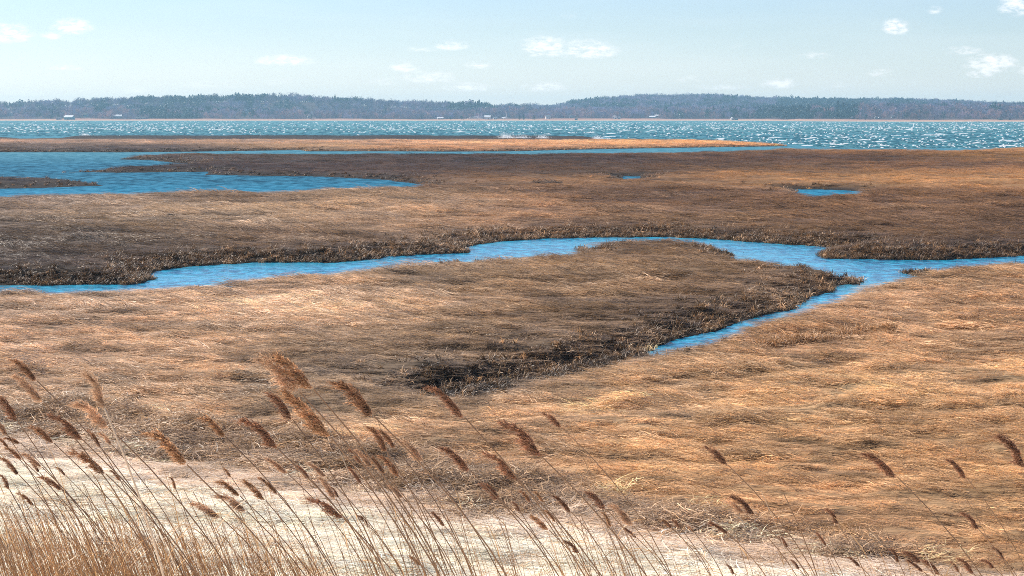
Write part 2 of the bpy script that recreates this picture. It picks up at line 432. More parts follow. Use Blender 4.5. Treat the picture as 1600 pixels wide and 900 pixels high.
CPTS = """250 248 95 75 62;400 246 82 67 55;600 250 80 62 52;800 250 77 60 50;1000 252 84 64 52;1200 245 90 66 50;1400 243 104 78 60;1580 243 140 105 70;1300 236 158 112 68;1450 235 165 115 70;1570 234 178 128 76;
1150 239 120 88 60;400 262 72 54 46;600 266 74 57 48;800 266 84 64 50;1000 268 85 64 48;1200 264 105 80 60;1400 260 110 82 62;1550 262 122 92 70;250 262 60 46 40;800 287 122 94 72;950 283 142 110 84;1100 280 135 102 75;
1300 281 168 130 96;1500 280 172 132 98;1200 285 150 115 86;750 297 105 82 66;900 300 95 73 58;1100 300 100 76 58;1300 310 105 78 60;1500 300 132 100 74;50 312 125 105 92;200 310 140 118 102;400 306 130 108 92;600 315 152 128 108;
700 310 150 125 105;850 325 150 115 88;1000 320 105 80 62;1200 325 120 90 66;1450 325 135 102 75;1580 330 95 70 52;50 335 125 105 90;250 335 145 122 102;450 335 155 130 108;650 335 160 130 105;850 347 152 117 90;
1100 345 140 108 80;1350 345 115 85 62;1550 350 120 90 66;50 370 92 74 60;250 370 102 82 64;450 370 130 102 80;650 362 140 110 85;900 358 110 84 62;1100 360 88 66 48;1300 370 112 84 57;1500 380 85 63 46;1400 390 90 66 46;
80 415 80 62 48;200 415 76 57 44;380 400 98 76 58;600 385 90 70 52;40 276 62 48 40;100 288 58 46 38;
100 475 178 145 118;300 470 188 152 122;500 450 165 132 105;430 485 205 168 138;600 490 212 174 142;700 440 150 120 92;900 430 162 127 94;1000 390 110 82 55;1000 450 150 115 82;1200 440 138 106 76;1300 432 112 84 60;
900 480 150 115 80;800 512 168 130 94;600 540 150 118 88;300 540 178 141 108;100 550 192 154 124;700 560 138 110 84;850 535 135 105 78;1000 500 140 108 78;1150 468 125 95 68;560 600 150 122 96;900 540 100 76 54;700 595 85 66 50;1060 515 95 72 52;
1500 440 172 132 94;1400 480 202 157 117;1250 540 187 142 100;1500 530 192 147 104;1000 600 204 160 116;1300 620 206 162 114;1550 620 202 157 110;800 640 208 164 122;600 640 192 152 114;300 600 187 147 110;100 600 187 150 117;
1000 700 197 150 100;1300 700 182 137 90;1500 700 192 144 94;1200 780 192 142 92;1500 800 196 147 94;1400 840 187 140 97;800 700 190 144 100;
100 222 168 128 102;100 228 120 95 78;300 222 178 138 108;500 222 184 140 104;700 222 195 145 104;900 224 206 150 94;1050 225 218 154 84;1150 227 222 154 88;300 232 90 68 54;500 230 190 145 100;700 231 190 135 85;
300 215 58 46 40;600 215 58 46 40;900 216 72 53 44;1590 221 215 155 95"""
CPA = np.array([[float(v) for v in s.split()] for s in CPTS.replace("\n", "").split(";") if s.strip()])
CPC = lin(CPA[:, 2:5])  # displayed colours taken straight as albedo, so shade is included
def near_rise(D):
    return np.interp(D, [0, 3, 6, 10, 14, 20, 26, 34, 40], [4.35, 4.1, 3.3, 2.35, 1.55, 0.72, 0.30, 0.06, 0.0])

def tone(X, Y):
    """vegetation colour at a place as it appears, with bank shade left in"""
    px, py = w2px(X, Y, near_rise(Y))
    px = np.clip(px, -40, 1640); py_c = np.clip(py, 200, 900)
    wj = fbm(X * 0.05, Y * 0.03, 3, 5) - 0.5
    px = px + wj * 160
    py_c = py_c + (fbm(X * 0.09, Y * 0.05, 3, 9) - 0.5) * 0.09 * (py_c - 181) * sstep(225, 260, py_c)
    acc = np.zeros(X.shape + (3,)); ws = np.full(X.shape, 1e-12)
    for (cx, cy, *_), cc in zip(CPA, CPC):
        sy = (0.085 * (cy - 181) + 0.6) if cy > 240 else 0.04 * (cy - 181) + 0.5
        w = np.exp(-(((px - cx) / 110) ** 2 + ((py_c - cy) / sy) ** 2) * 0.6)
        w = w + 1e-5 / (1 + ((px - cx) / 110) ** 2 + ((py_c - cy) / sy) ** 2) ** 2
        acc += w[..., None] * cc; ws += w
    c = acc / ws[..., None]
    # patchiness of the sward, and dark pits that paint in pocket shade
    U, V_ = X / np.maximum(Y, 5) * 60, 60 * np.log(np.maximum(Y, 5))
    n = fbm(U / 2.6, V_ / 2.2, 4, 21)
    n2 = fbm(U / 0.8, V_ / 0.8, 3, 33)
    n3 = fbm(U / 0.45, V_ / 0.5, 2, 39)
    f = (0.80 + 0.34 * sstep(0.25, 0.72, n) + 0.48 * (n2 - 0.5)) * (0.55 + 0.45 * sstep(0.22, 0.42, n3)) * 1.06
    c = c * f[..., None]
    mean = c.mean(-1, keepdims=True)
    c = (mean + (c - mean) * (0.80 + 0.42 * sstep(55, 200, Y) * (1 - sstep(300, 345, Y)))[..., None]) * 1.26 * np.array((0.98, 1.015, 0.94))
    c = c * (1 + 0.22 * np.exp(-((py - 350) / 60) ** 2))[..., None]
    pyr = py + (fbm(X * 0.7, Y * 0.4, 3, 3) - 0.5) * 26
    pt = np.interp(px, PALE_TOP[:, 0], PALE_TOP[:, 1]); wt = np.interp(px, WR_TOP[:, 0], WR_TOP[:, 1])
    pale = sstep(-6, 16, pyr - pt); wrk = sstep(-14, 8, pyr - wt) * (1 - pale)
    wrc = lin((150, 124, 96)) * (0.7 + 0.7 * n2)[..., None]
    plc = np.array((0.95, 0.81, 0.68)) * (0.95 + 0.16 * n2)[..., None]
    edge = np.exp(-((pyr - pt - 6) / 26) ** 2)
    plc = plc * (1 - 0.35 * edge[..., None] * np.array([0.75, .85, 1.0]))
    c = c * (1 - wrk[..., None]) + wrc * wrk[..., None]
    c = c * (1 - pale[..., None]) + plc * pale[..., None]
    return np.clip(c, 0.01, 0.92), pale, wrk

def height(X, Y):
    """returns z, t (0 at the waterline, 1 on the marsh), inside-water mask"""
    D = np.hypot(X, Y)
    k = np.clip(D / 60.0, 0.5, 8)
    U, V_ = X / np.maximum(Y, 5) * 60, 60 * np.log(np.maximum(Y, 5))
    jx = (fbm(U / 1.1 + 40, V_ / 1.3, 3, 71) - 0.5) * 0.9 * k ** 0.6
    jy = (fbm(U / 1.1, V_ / 1.3 + 90, 3, 72) - 0.5) * 1.1 * k ** 0.6
    jk = np.interp(Y, [100, 180], [0.8, 0.3])
    Xj, Yj = X + jx * jk, Y + jy * jk
    water = np.zeros(X.shape, bool); tt = np.full(X.shape, 1e9)
    bw = 1.9 * np.clip(k, 0.8, 3.0) ** 0.75
    for P, kd in SHAPES:
        water |= inside(P, Xj, Yj)
        tt = np.minimum(tt, edge_d(P, kd, Xj, Yj, bw))
    isl = inside(ISL[0], Xj, Yj)
    ti = edge_d(ISL[0], ISL[1], Xj, Yj, bw)
    water &= ~isl
    tt = np.minimum(tt, ti)
    land = sstep(0, 1, tt)
    dry = 1 - sstep(4.2, 7.5, X + (Yj - 46) * 0.25) * 1.0
    dry = np.where(Yj < 56, dry, 0.0)
    top = 0.0 + 0.16 * (fbm(X / 6, Y / 4, 3, 50) - 0.5) + 0.34 * (fbm(X / 1.3, Y / 0.8, 3, 51) - 0.5) * np.clip(60 / D, 0.4, 1) \
        + 0.25 * (fbm(U / 0.9, V_ / 1.2, 2, 52) - 0.5) * np.clip(k / 3, 0, 1.2)
    top = top + near_rise(D)
    z = np.where(water, ZW - 0.12 - 0.5 * sstep(0, 2.0, tt), ZW + (top - ZW) * (0.06 + 0.94 * land))
    z = np.where(water, np.maximum(z, ZW - 0.3 + 0.38 * dry), z)
    return z, tt, water

# ------------------------------------------------------------------ the marsh ground, one sheet
na_ = np.concatenate([np.linspace(-1.25, -0.36, 26)[:-1], np.linspace(-0.36, 0.36, 620), np.linspace(0.36, 1.25, 26)[1:]])
inv = np.concatenate([1 / np.linspace(0.6, 22, 60)[:-1], np.linspace(1 / 22, 1 / 150, 560)[:-1], np.linspace(1 / 150, 1 / 620, 230)[:-1], 1 / np.array([620, 700, 900, 1500, 2500, 3200])])
rr = 1 / inv
AA, RRr = np.meshgrid(na_, rr)
GX = RRr * np.tan(np.clip(AA, -1.25, 1.25)); GY = RRr.copy()
gz, gt, gw = height(GX, GY)
gz = np.where(RRr > 600, -2.5, gz)
gz[-1, :] = -3
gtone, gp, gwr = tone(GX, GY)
mud = lin((36, 29, 22))  # dark mud, deepened to put the trench shadow into its colour
f = (1 - sstep(0.15, 0.9, gt))[..., None] * np.where(RRr[..., None] < 700, 1, 0)
gcol = gtone * (0.48 + 0.44 * gp[..., None]) * (1 - f) + mud * f  # ground darkened under the grass to paint shade into the gaps
gcol = np.where(gw[..., None], mud * 0.8, gcol)
nr, nc = GX.shape
idx = np.arange(nr * nc).reshape(nr, nc)
Fq = np.stack([idx[:-1, :-1], idx[:-1, 1:], idx[1:, 1:], idx[1:, :-1]], -1).reshape(-1, 4)
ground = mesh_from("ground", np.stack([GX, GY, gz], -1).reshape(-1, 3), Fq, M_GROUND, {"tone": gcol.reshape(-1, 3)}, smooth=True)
setp(ground, "salt marsh ground of matted dry grass cut by creeks", kind="structure")

# water sheet
wx = np.array([-4200, 4200]); wy = np.array([28, 2600])
V = [(-600, 28, ZW), (600, 28, ZW), (4000, 2620, ZW), (-4000, 2620, ZW)]
water = mesh_from("water", V, [(0, 1, 2, 3)], M_WATER)
setp(water, "blue creek, pool and wind-ruffled bay water", kind="structure")

# ------------------------------------------------------------------ scattering (only for stuff)
def proto_collection(name, meshes, mat):
    c = bpy.data.collections.new(name)
    for k, me in enumerate(meshes):
        if mat and not me.materials: me.materials.append(mat)
        o = bpy.data.objects.new("%s_%02d" % (name, k), me)
        c.objects.link(o)
    return c
def scatter(name, P, rot, scl, idx_, tones, coll, label, cat):
    n = len(P)
    me = bpy.data.meshes.new(name)
    me.vertices.add(n); me.vertices.foreach_set("co", np.asarray(P, np.float32).ravel())
    a = me.attributes.new("rot", "FLOAT_VECTOR", "POINT"); a.data.foreach_set("vector", np.asarray(rot, np.float32).ravel())
    a = me.attributes.new("scl", "FLOAT_VECTOR", "POINT"); a.data.foreach_set("vector", np.asarray(scl, np.float32).ravel())
    a = me.attributes.new("idx", "INT", "POINT"); a.data.foreach_set("value", np.asarray(idx_, np.int32))
    t4 = np.ones((n, 4), np.float32); t4[:, :3] = tones
    a = me.attributes.new("tone", "FLOAT_COLOR", "POINT"); a.data.foreach_set("color", t4.ravel())
    ob = bpy.data.objects.new(name, me); COL.objects.link(ob)
    gt_ = bpy.data.node_groups.new(name + "_nodes", "GeometryNodeTree")
    gt_.interface.new_socket("Geometry", in_out="INPUT", socket_type="NodeSocketGeometry")
    gt_.interface.new_socket("Geometry", in_out="OUTPUT", socket_type="NodeSocketGeometry")
    N = gt_.nodes; L = gt_.links
    gi = N.new("NodeGroupInput"); go = N.new("NodeGroupOutput")
    ci = N.new("GeometryNodeCollectionInfo"); ci.inputs["Collection"].default_value = coll
    ci.inputs["Separate Children"].default_value = True; ci.inputs["Reset Children"].default_value = True
    ip = N.new("GeometryNodeInstanceOnPoints"); ip.inputs["Pick Instance"].default_value = True
    def attr(nm, ty):
        q = N.new("GeometryNodeInputNamedAttribute"); q.data_type = ty; q.inputs["Name"].default_value = nm
        return [o for o in q.outputs if o.enabled and o.name == "Attribute"][0]
    e2r = N.new("FunctionNodeEulerToRotation")
    L.new(attr("rot", "FLOAT_VECTOR"), e2r.inputs[0])
    L.new(gi.outputs[0], ip.inputs["Points"]); L.new(ci.outputs[0], ip.inputs["Instance"])
    L.new(attr("idx", "INT"), ip.inputs["Instance Index"])
    L.new(e2r.outputs[0], ip.inputs["Rotation"]); L.new(attr("scl", "FLOAT_VECTOR"), ip.inputs["Scale"])
    L.new(ip.outputs[0], go.inputs[0])
    md = ob.modifiers.new("scatter", "NODES"); md.node_group = gt_
    setp(ob, label, cat, kind="stuff")
    return ob

def blade_strip(V, Fc, base, ang, length, width, rise, curl, droop, seg=3):
    b = len(V)
    dx, dy = math.cos(ang), math.sin(ang)
    x, y, z = base
    el = rise
    sx, sy = -dy, dx
    tw = random.uniform(-0.6, 0.6)
    for i in range(seg + 1):
        w = width * (1 - 0.75 * (i / seg) ** 1.6) / 2
        V.append((x - sx * w, y - sy * w, z - w * tw)); V.append((x + sx * w, y + sy * w, z + w * tw))
        st = length / seg
        x += dx * math.cos(el) * st; y += dy * math.cos(el) * st; z += math.sin(el) * st
        el -= droop / seg; ang2 = curl / seg
        dx, dy = dx * math.cos(ang2) - dy * math.sin(ang2), dx * math.sin(ang2) + dy * math.cos(ang2)
    for i in range(seg):
        Fc.append((b + 2 * i, b + 2 * i + 1, b + 2 * i + 3, b + 2 * i + 2))

def lying_tuft(nb, foot, L, wid, spread, lift):
    V, Fc = [], []
    cs = random.uniform(-0.5, 0.5)
    for _ in range(nb):
        a = math.pi + random.gauss(0, spread) + cs * 0.3
        bx, by = random.uniform(-foot[0], foot[0]), random.uniform(-foot[1], foot[1])
        bz = 0.03 + lift * max(0, 1 - (bx / foot[0]) ** 2) * max(0, 1 - (by / foot[1]) ** 2) * random.uniform(0.2, 1)
        blade_strip(V, Fc, (bx, by, bz), a, L * random.uniform(0.5, 1.25), wid * random.uniform(0.6, 1.3), random.uniform(-0.05, 0.45), random.uniform(-0.7, 0.7), random.uniform(0.3, 0.9))
    me = bpy.data.meshes.new("tuft"); me.from_pydata(V, [], Fc); me.update()
    return me
def upright_tuft(nb, foot, L, wid):
    V, Fc = [], []
    for _ in range(nb):
        a = random.uniform(0, 2 * math.pi) if random.random() < 0.55 else random.gauss(-math.pi / 2, 0.7)
        r = foot * math.sqrt(random.random()); q = random.uniform(0, 6.28)
        blade_strip(V, Fc, (r * math.cos(q), r * math.sin(q), 0), a, L * random.uniform(0.5, 1.2), wid * random.uniform(0.6, 1.4), random.uniform(0.9, 1.5), random.uniform(-1, 1), random.uniform(0.6, 3.0), seg=4)
    me = bpy.data.meshes.new("tuft"); me.from_pydata(V, [], Fc); me.update()
    return me
def messy_tuft(nb, foot, L, wid):
    V, Fc = [], []
    for _ in range(nb):
        a = random.choice((math.pi, 0)) + random.gauss(0, 0.75)
        bx, by = random.uniform(-foot, foot), random.uniform(-foot * 0.8, foot * 0.8)
        blade_strip(V, Fc, (bx, by, 0.02 + 0.17 * random.random()), a, L * random.uniform(0.4, 1.2), wid * random.uniform(0.6, 1.6), random.uniform(-0.1, 0.35), random.uniform(-1.4, 1.4), random.uniform(0.2, 0.8))
    me = bpy.data.meshes.new("tuft"); me.from_pydata(V, [], Fc); me.update()
    return me

C_LIE = proto_collection("lying_grass", [lying_tuft(56, (0.42, 0.26), 0.34, 0.0115, 0.30, 0.10) for _ in range(10)], M_BLADE)
C_BANK = proto_collection("bank_tuft", [upright_tuft(30, 0.2, 0.34, 0.022) for _ in range(8)], M_BANKBLADE)
C_MESS = proto_collection("wrack", [messy_tuft(60, 0.42, 0.36, 0.011) for _ in range(8)], M_STRAW)
M_PALE = blade_mat("bleached_straw", lo=0.82, hi=1.3, trans=0.35)
C_FLAT = proto_collection("flat_straw", [lying_tuft(40, (0.5, 0.36), 0.5, 0.012, 0.42, 0.0) for _ in range(6)], M_PALE)

def sample_zone(n, d0, d1, amax):
    if d0 < 30: amax *= 1.35; n = int(n * 1.35)
    """uniform over the ground of a wedge in front of the camera"""
    u = rng.random(n); D = np.sqrt(d0 ** 2 + u * (d1 ** 2 - d0 ** 2))
    a = (rng.random(n) * 2 - 1) * amax
    return D * np.tan(a), D

def do_lying(name, n, d0, d1, s0, label):
    X, Yv = sample_zone(n, d0, d1, 0.30)
    n = len(X)
    z, tt, wtr = height(X, Yv)
    tn, pale, wrk = tone(X, Yv)
    keep = (~wtr) & (tt > 0.42) & ~((X > 26) & (X < 33) & (Yv > 128) & (Yv < 150) & (tt < 2.2)) & (pale < 0.5 + 0.4 * rng.random(n)) & (wrk < 0.9)
    X, Yv, z, tn, tt = X[keep], Yv[keep], z[keep], tn[keep], tt[keep]
    m_ = len(X)
    k = np.clip(Yv / 60, 0.4, 8)
    U, V_ = X / Yv * 60, 60 * np.log(Yv)
    sw = (fbm(U / 2.0, V_ / 2.6, 3, 91) - 0.5) * 2.2
    edge = np.where(tt < 1.3, 1.0, 0.0)
    rz = sw + rng.normal(0, 0.14, m_)
    hgt = fbm(U / 1.3, V_ / 1.0, 3, 92)
    s = s0 * (Yv / (0.5 * (d0 + d1))) ** 0.8 * rng.uniform(0.75, 1.3, m_)
    sz = s * (0.35 + 1.1 * sstep(0.35, 0.75, hgt)) * (0.35 + 0.65 * sstep(0.8, 2.2, tt)) * np.clip(90 / Yv, 0.2, 1) ** 0.6
    jit = rng.uniform(0.78, 1.25, m_)[:, None] * (0.75 + 0.5 * hgt)[:, None]
    scatter(name, np.stack([X, Yv, z - 0.02], -1), np.stack([rng.normal(0, .08, m_), rng.normal(0, .06, m_), rz], -1), np.stack([s * 1.15, s, sz], -1),
            rng.integers(0, 10, m_), np.clip(tn * jit, 0, 0.9), C_LIE, label, "grass")

do_lying("near_marsh_grass", 29000, 20.5, 72, 0.95, "wind-combed tan marsh grass of the nearer meadow")
do_lying("middle_marsh_grass", 24000, 70, 160, 1.9, "matted brown marsh grass of the middle meadow")
do_lying("far_marsh_grass", 42000, 155, 470, 2.9, "dark matted marsh grass of the far meadow and the outer bar")

# bank grass: upright curled cordgrass on the slopes
def do_bank(name, n, d0, d1, s0, label):
    X, Yv = sample_zone(n, d0, d1, 0.30)
    z, tt, wtr = height(X, Yv)
    dryw = wtr & (z > ZW)
    keep = (dryw | ((~wtr) & (tt < 1.5) & (tt > 0.02))) & (rng.random(n) < np.where(dryw, 0.8, np.where(tt < 0.75, 1.0, 0.10)))
    dk = np.where(dryw, 0.55, 1.0)[keep]  # trench-floor tufts darkened, painting the shadow below the lip
    X, Yv, z, tt = X[keep], Yv[keep], z[keep], tt[keep]
    tn, pale, wrk = tone(X, Yv)
    m_ = len(X)
    c = lin((112, 82, 50))[None] * 0.55 + tn * 0.38  # darker plant colour carries part of the bank's shade
    c = c * (np.exp(rng.normal(-.25, .55, m_)) * dk)[:, None]
    s = s0 * (Yv / (0.5 * (d0 + d1))) ** 0.35 * rng.uniform(0.6, 1.3, m_)
    lean = -0.25
    scatter(name, np.stack([X, Yv, z - 0.03], -1), np.stack([rng.normal(0.15, .2, m_), rng.normal(lean, .2, m_), rng.uniform(-0.6, 0.6, m_)], -1),
            np.stack([s, s, s * 0.8], -1), rng.integers(0, 8, m_), np.clip(c, 0, .8), C_BANK, label, "grass")
do_bank("creek_bank_grass", 74000, 38, 115, 0.9, "dark curled cordgrass along the creek banks")
do_bank("pool_bank_grass", 70000, 110, 480, 1.25, "dark low grass along the banks of the far pool")

# wrack line and pale straw of the near bank
X, Yv = sample_zone(24000, 23.5, 48, 0.30)
z, tt, wtr = height(X, Yv); tn, pale, wrk = tone(X, Yv)
k_ = (wrk > rng.random(len(X)) * 0.9) & ~wtr
X, Yv, z, tn = X[k_], Yv[k_], z[k_], tn[k_]; m_ = len(X)
hg = fbm(X / 0.9, Yv / 0.7, 3, 61)
scatter("wrack_line", np.stack([X, Yv, z], -1), np.stack([rng.normal(0, .15, m_), rng.normal(0, .15, m_), rng.normal(0, 0.6, m_)], -1),
        np.stack([rng.uniform(.6, 1.1, m_)] * 2 + [0.3 + 1.0 * sstep(.4, .7, hg)], -1), rng.integers(0, 8, m_), np.clip(tn * rng.uniform(0.4, 1.9, m_)[:, None], 0, .8), C_MESS,
        "grey-brown tangle of broken stalks between meadow and pale straw", "straw")
X, Yv = sample_zone(24000, 18, 40, 0.31)
z, tt, wtr = height(X, Yv); tn, pale, wrk = tone(X, Yv)
k_ = (pale > 0.35 + 0.3 * rng.random(len(X)))
X, Yv, z, tn = X[k_], Yv[k_], z[k_], tn[k_]; m_ = len(X)
scatter("pale_straw", np.stack([X, Yv, z], -1), np.stack([rng.normal(0, .04, m_), rng.normal(0, .04, m_), rng.normal(-0.12, 0.22, m_)], -1),
        np.stack([rng.uniform(.6, 1.1, m_)] * 2 + [rng.uniform(.2, .5, m_)], -1), rng.integers(0, 6, m_), np.clip(tn * rng.uniform(0.88, 1.15, m_)[:, None], 0, .92), C_FLAT,
        "bleached flattened straw covering the near bank", "straw")
# broken brown stalks lying on the pale straw
C_STALK = proto_collection("stalk", [messy_tuft(9, 0.55, 0.4, 0.009) for _ in range(6)], M_STRAW)
X, Yv = sample_zone(5200, 19, 37, 0.31)
z, tt, wtr = height(X, Yv); tn, pale, wrk = tone(X, Yv)
k_ = (pale > 0.5) & (fbm(X / 1.6, Yv / 1.2, 3, 63) > rng.random(len(X)) * .95)
X, Yv, z, tn = X[k_], Yv[k_], z[k_], tn[k_]; m_ = len(X)
scatter("broken_stalks", np.stack([X, Yv, z + .02], -1), np.stack([0 * X, 0 * X, rng.normal(0, 0.3, m_)], -1),
        np.stack([rng.uniform(.5, 1.2, m_)] * 2 + [rng.uniform(.3, .9, m_)], -1), rng.integers(0, 6, m_), np.array((.46, .31, .18))[None] * rng.uniform(0.35, 1.5, m_)[:, None], C_STALK,
        "broken brown reed stalks strewn over the bleached straw", "straw")
# tussock line right of the near creek
xs = rng.uniform(1180, 1400, 420); ys = np.interp(xs, [1180, 1260, 1300, 1400], [545, 536, 530, 520]) + rng.normal(0, 3.5, 420)
X, Yv = px2w(xs, ys, 0.0); z, _, _ = height(X, Yv)
scatter("tussock_line", np.stack([X, Yv, z], -1), np.stack([rng.normal(0, .2, 420), rng.normal(-.4, .2, 420), rng.uniform(-.5, .5, 420)], -1),
        np.stack([rng.uniform(.5, 1.0, 420)] * 3, -1), rng.integers(0, 8, 420), lin((150, 115, 80))[None] * rng.uniform(.5, 1.5, 420)[:, None], C_BANK,
        "low line of upright dry grass crossing the meadow right of the creek", "grass")

#@@PART2
# ------------------------------------------------------------------ far shore
XS = np.array([-500, 0, 400, 800, 1100, 1180, 1260, 1400, 1600, 2200])
DSH = np.array([2500, 2570, 2580, 2570, 2560, 2480, 2300, 2150, 2120, 2050])
SKY_X = np.array([-600,-100,0,30,60,110,150,190,250,300,380,460,520,560,600,640,680,720,760,800,860,880,900,940,1000,1060,1130,1180,1250,1300,1360,1420,1500,1560,1600,1800,2200])
SKY_Y = np.array([166,166,165,161,160,158,156,155,153,152,151,150,153,155,159,160,161,161,164,167,167,165,160,155,151,150,151,155,156.5,157.5,157.5,158.5,160.5,164,164,162,166])
FR_X = np.array([-600,0,60,150,250,400,520,700,820,1000,1150,1300,1350,1450,1600,2200])
FR_Y = np.array([170,172,172,170,170,172,175,175,172,171,171,170,168,166,167,168])
def hz(X, D):
    u = X / np.maximum(D, 1); px = 800 + F_PX * u
    Ds = np.interp(px, XS, DSH) + (fbm(px / 60, px * 0, 3, 301) - 0.5) * 60
    left = 1 - sstep(800, 900, px)
    Dr = 3120 * left + 3750 * (1 - left)
    tree = 8.8
    zr = CAM_H + (Y_HOR - np.interp(px, SKY_X, SKY_Y)) * Dr / F_PX - tree
    Df = Ds + 300
    zf = np.maximum(CAM_H + (Y_HOR - np.interp(px, FR_X, FR_Y)) * Df / F_PX - tree, 1.5)
    z = np.full(np.shape(X), -2.0)
    def seg(a, b, za, zb):
        nonlocal z
        q = np.clip((D - a) / (b - a), 0, 1); q = q * q * (3 - 2 * q)
        z = np.where(D >= a, za + (zb - za) * q, z)
    seg(Ds - 60, Ds, -2.0, ZW); seg(Ds, Ds + 14, ZW, 0.35); seg(Ds + 14, Ds + 100, 0.35, 1.7)
    seg(Ds + 100, Df, 1.7, zf); seg(Df, Df + 160, zf, zf * 0.85); seg(Df + 160, Dr, zf * 0.85, zr); seg(Dr, Dr + 1400, zr, zr - 22)
    return z + np.where(D > Ds + 60, (fbm(X / 60, D / 60, 3, 303) - 0.5) * 2.5, 0), Ds, Dr
hu = np.linspace(-0.42, 0.42, 420)
hd = np.concatenate([np.linspace(1950, 2900, 170), np.linspace(2910, 3900, 60), np.linspace(3950, 5200, 10)])
HU, HD = np.meshgrid(hu, hd)
HXX = HU * HD
hzz, hDs, hDr = hz(HXX, HD)
nr, nc = HU.shape
idx = np.arange(nr * nc).reshape(nr, nc)
Fq = np.stack([idx[:-1, :-1], idx[:-1, 1:], idx[1:, 1:], idx[1:, :-1]], -1).reshape(-1, 4)
dsh = HD - hDs
beach = np.exp(-np.maximum(dsh - 12, 0) / 10)
reedy = sstep(0, 30, dsh) * (1 - sstep(90, 130, dsh))
hc = lin((74, 62, 66))[None, None] * np.ones(HU.shape + (1,))
rv = fbm(HXX / 70, HD / 18, 3, 310)[..., None]
hc = hc * (1 - reedy[..., None]) + (lin((150, 104, 98)) * (1 - rv) + lin((180, 145, 112)) * rv) * reedy[..., None]
hc = hc * (1 - beach[..., None]) + lin((175, 150, 128)) * beach[..., None]
hills = mesh_from("hills", np.stack([HXX, HD, hzz], -1).reshape(-1, 3), Fq, M_GROUND, {"tone": hc.reshape(-1, 3)}, smooth=True)
setp(hills, "low wooded hills behind the far shore", kind="structure")

def on_hill(px, py):
    """the place on the far shore seen at photo pixel (px, py)"""
    D = np.arange(2000, 3900, 4.0)
    X = (px - 800) / F_PX * D
    z, Ds, Dr = hz(X, D)
    _, yy = w2px(X, D, z)
    ok = np.where((D > Ds + 10) & (yy <= py))[0]
    i = ok[0] if len(ok) else np.argmin(np.abs(yy - py) + np.where(D < Ds + 10, 99, 0))
    return float(X[i]), float(D[i]), float(z[i])

# buildings and boats first (their places keep the trees clear)
M_WHITE = simple_mat("white_clapboard", (0.80, 0.79, 0.76), 0.7, 0.05, 0.5)
M_GREYW = simple_mat("grey_shingle", (0.42, 0.44, 0.46), 0.8, 0.1, 0.5)
M_TEAL = simple_mat("faded_teal_cladding", (0.16, 0.38, 0.42), 0.7, 0.1, 0.5)
M_DARKW = simple_mat("dark_weathered_wood", (0.07, 0.055, 0.05), 0.9, 0.2, 0.5)
M_ROOF = simple_mat("grey_roof", (0.22, 0.24, 0.27), 0.8, 0.15, 0.5)
M_ROOFD = simple_mat("dark_roof", (0.05, 0.06, 0.07), 0.8, 0.15, 0.5)
M_ROOFW = simple_mat("pale_roof", (0.62, 0.62, 0.62), 0.6, 0.08, 0.5)
M_BRICK = simple_mat("chimney_brick", (0.28, 0.13, 0.09), 0.9, 0.2, 1.0)
M_GLASS = simple_mat("window_glass", (0.03, 0.05, 0.07), 0.08, 0.0, 1.0)
CLEAR = []
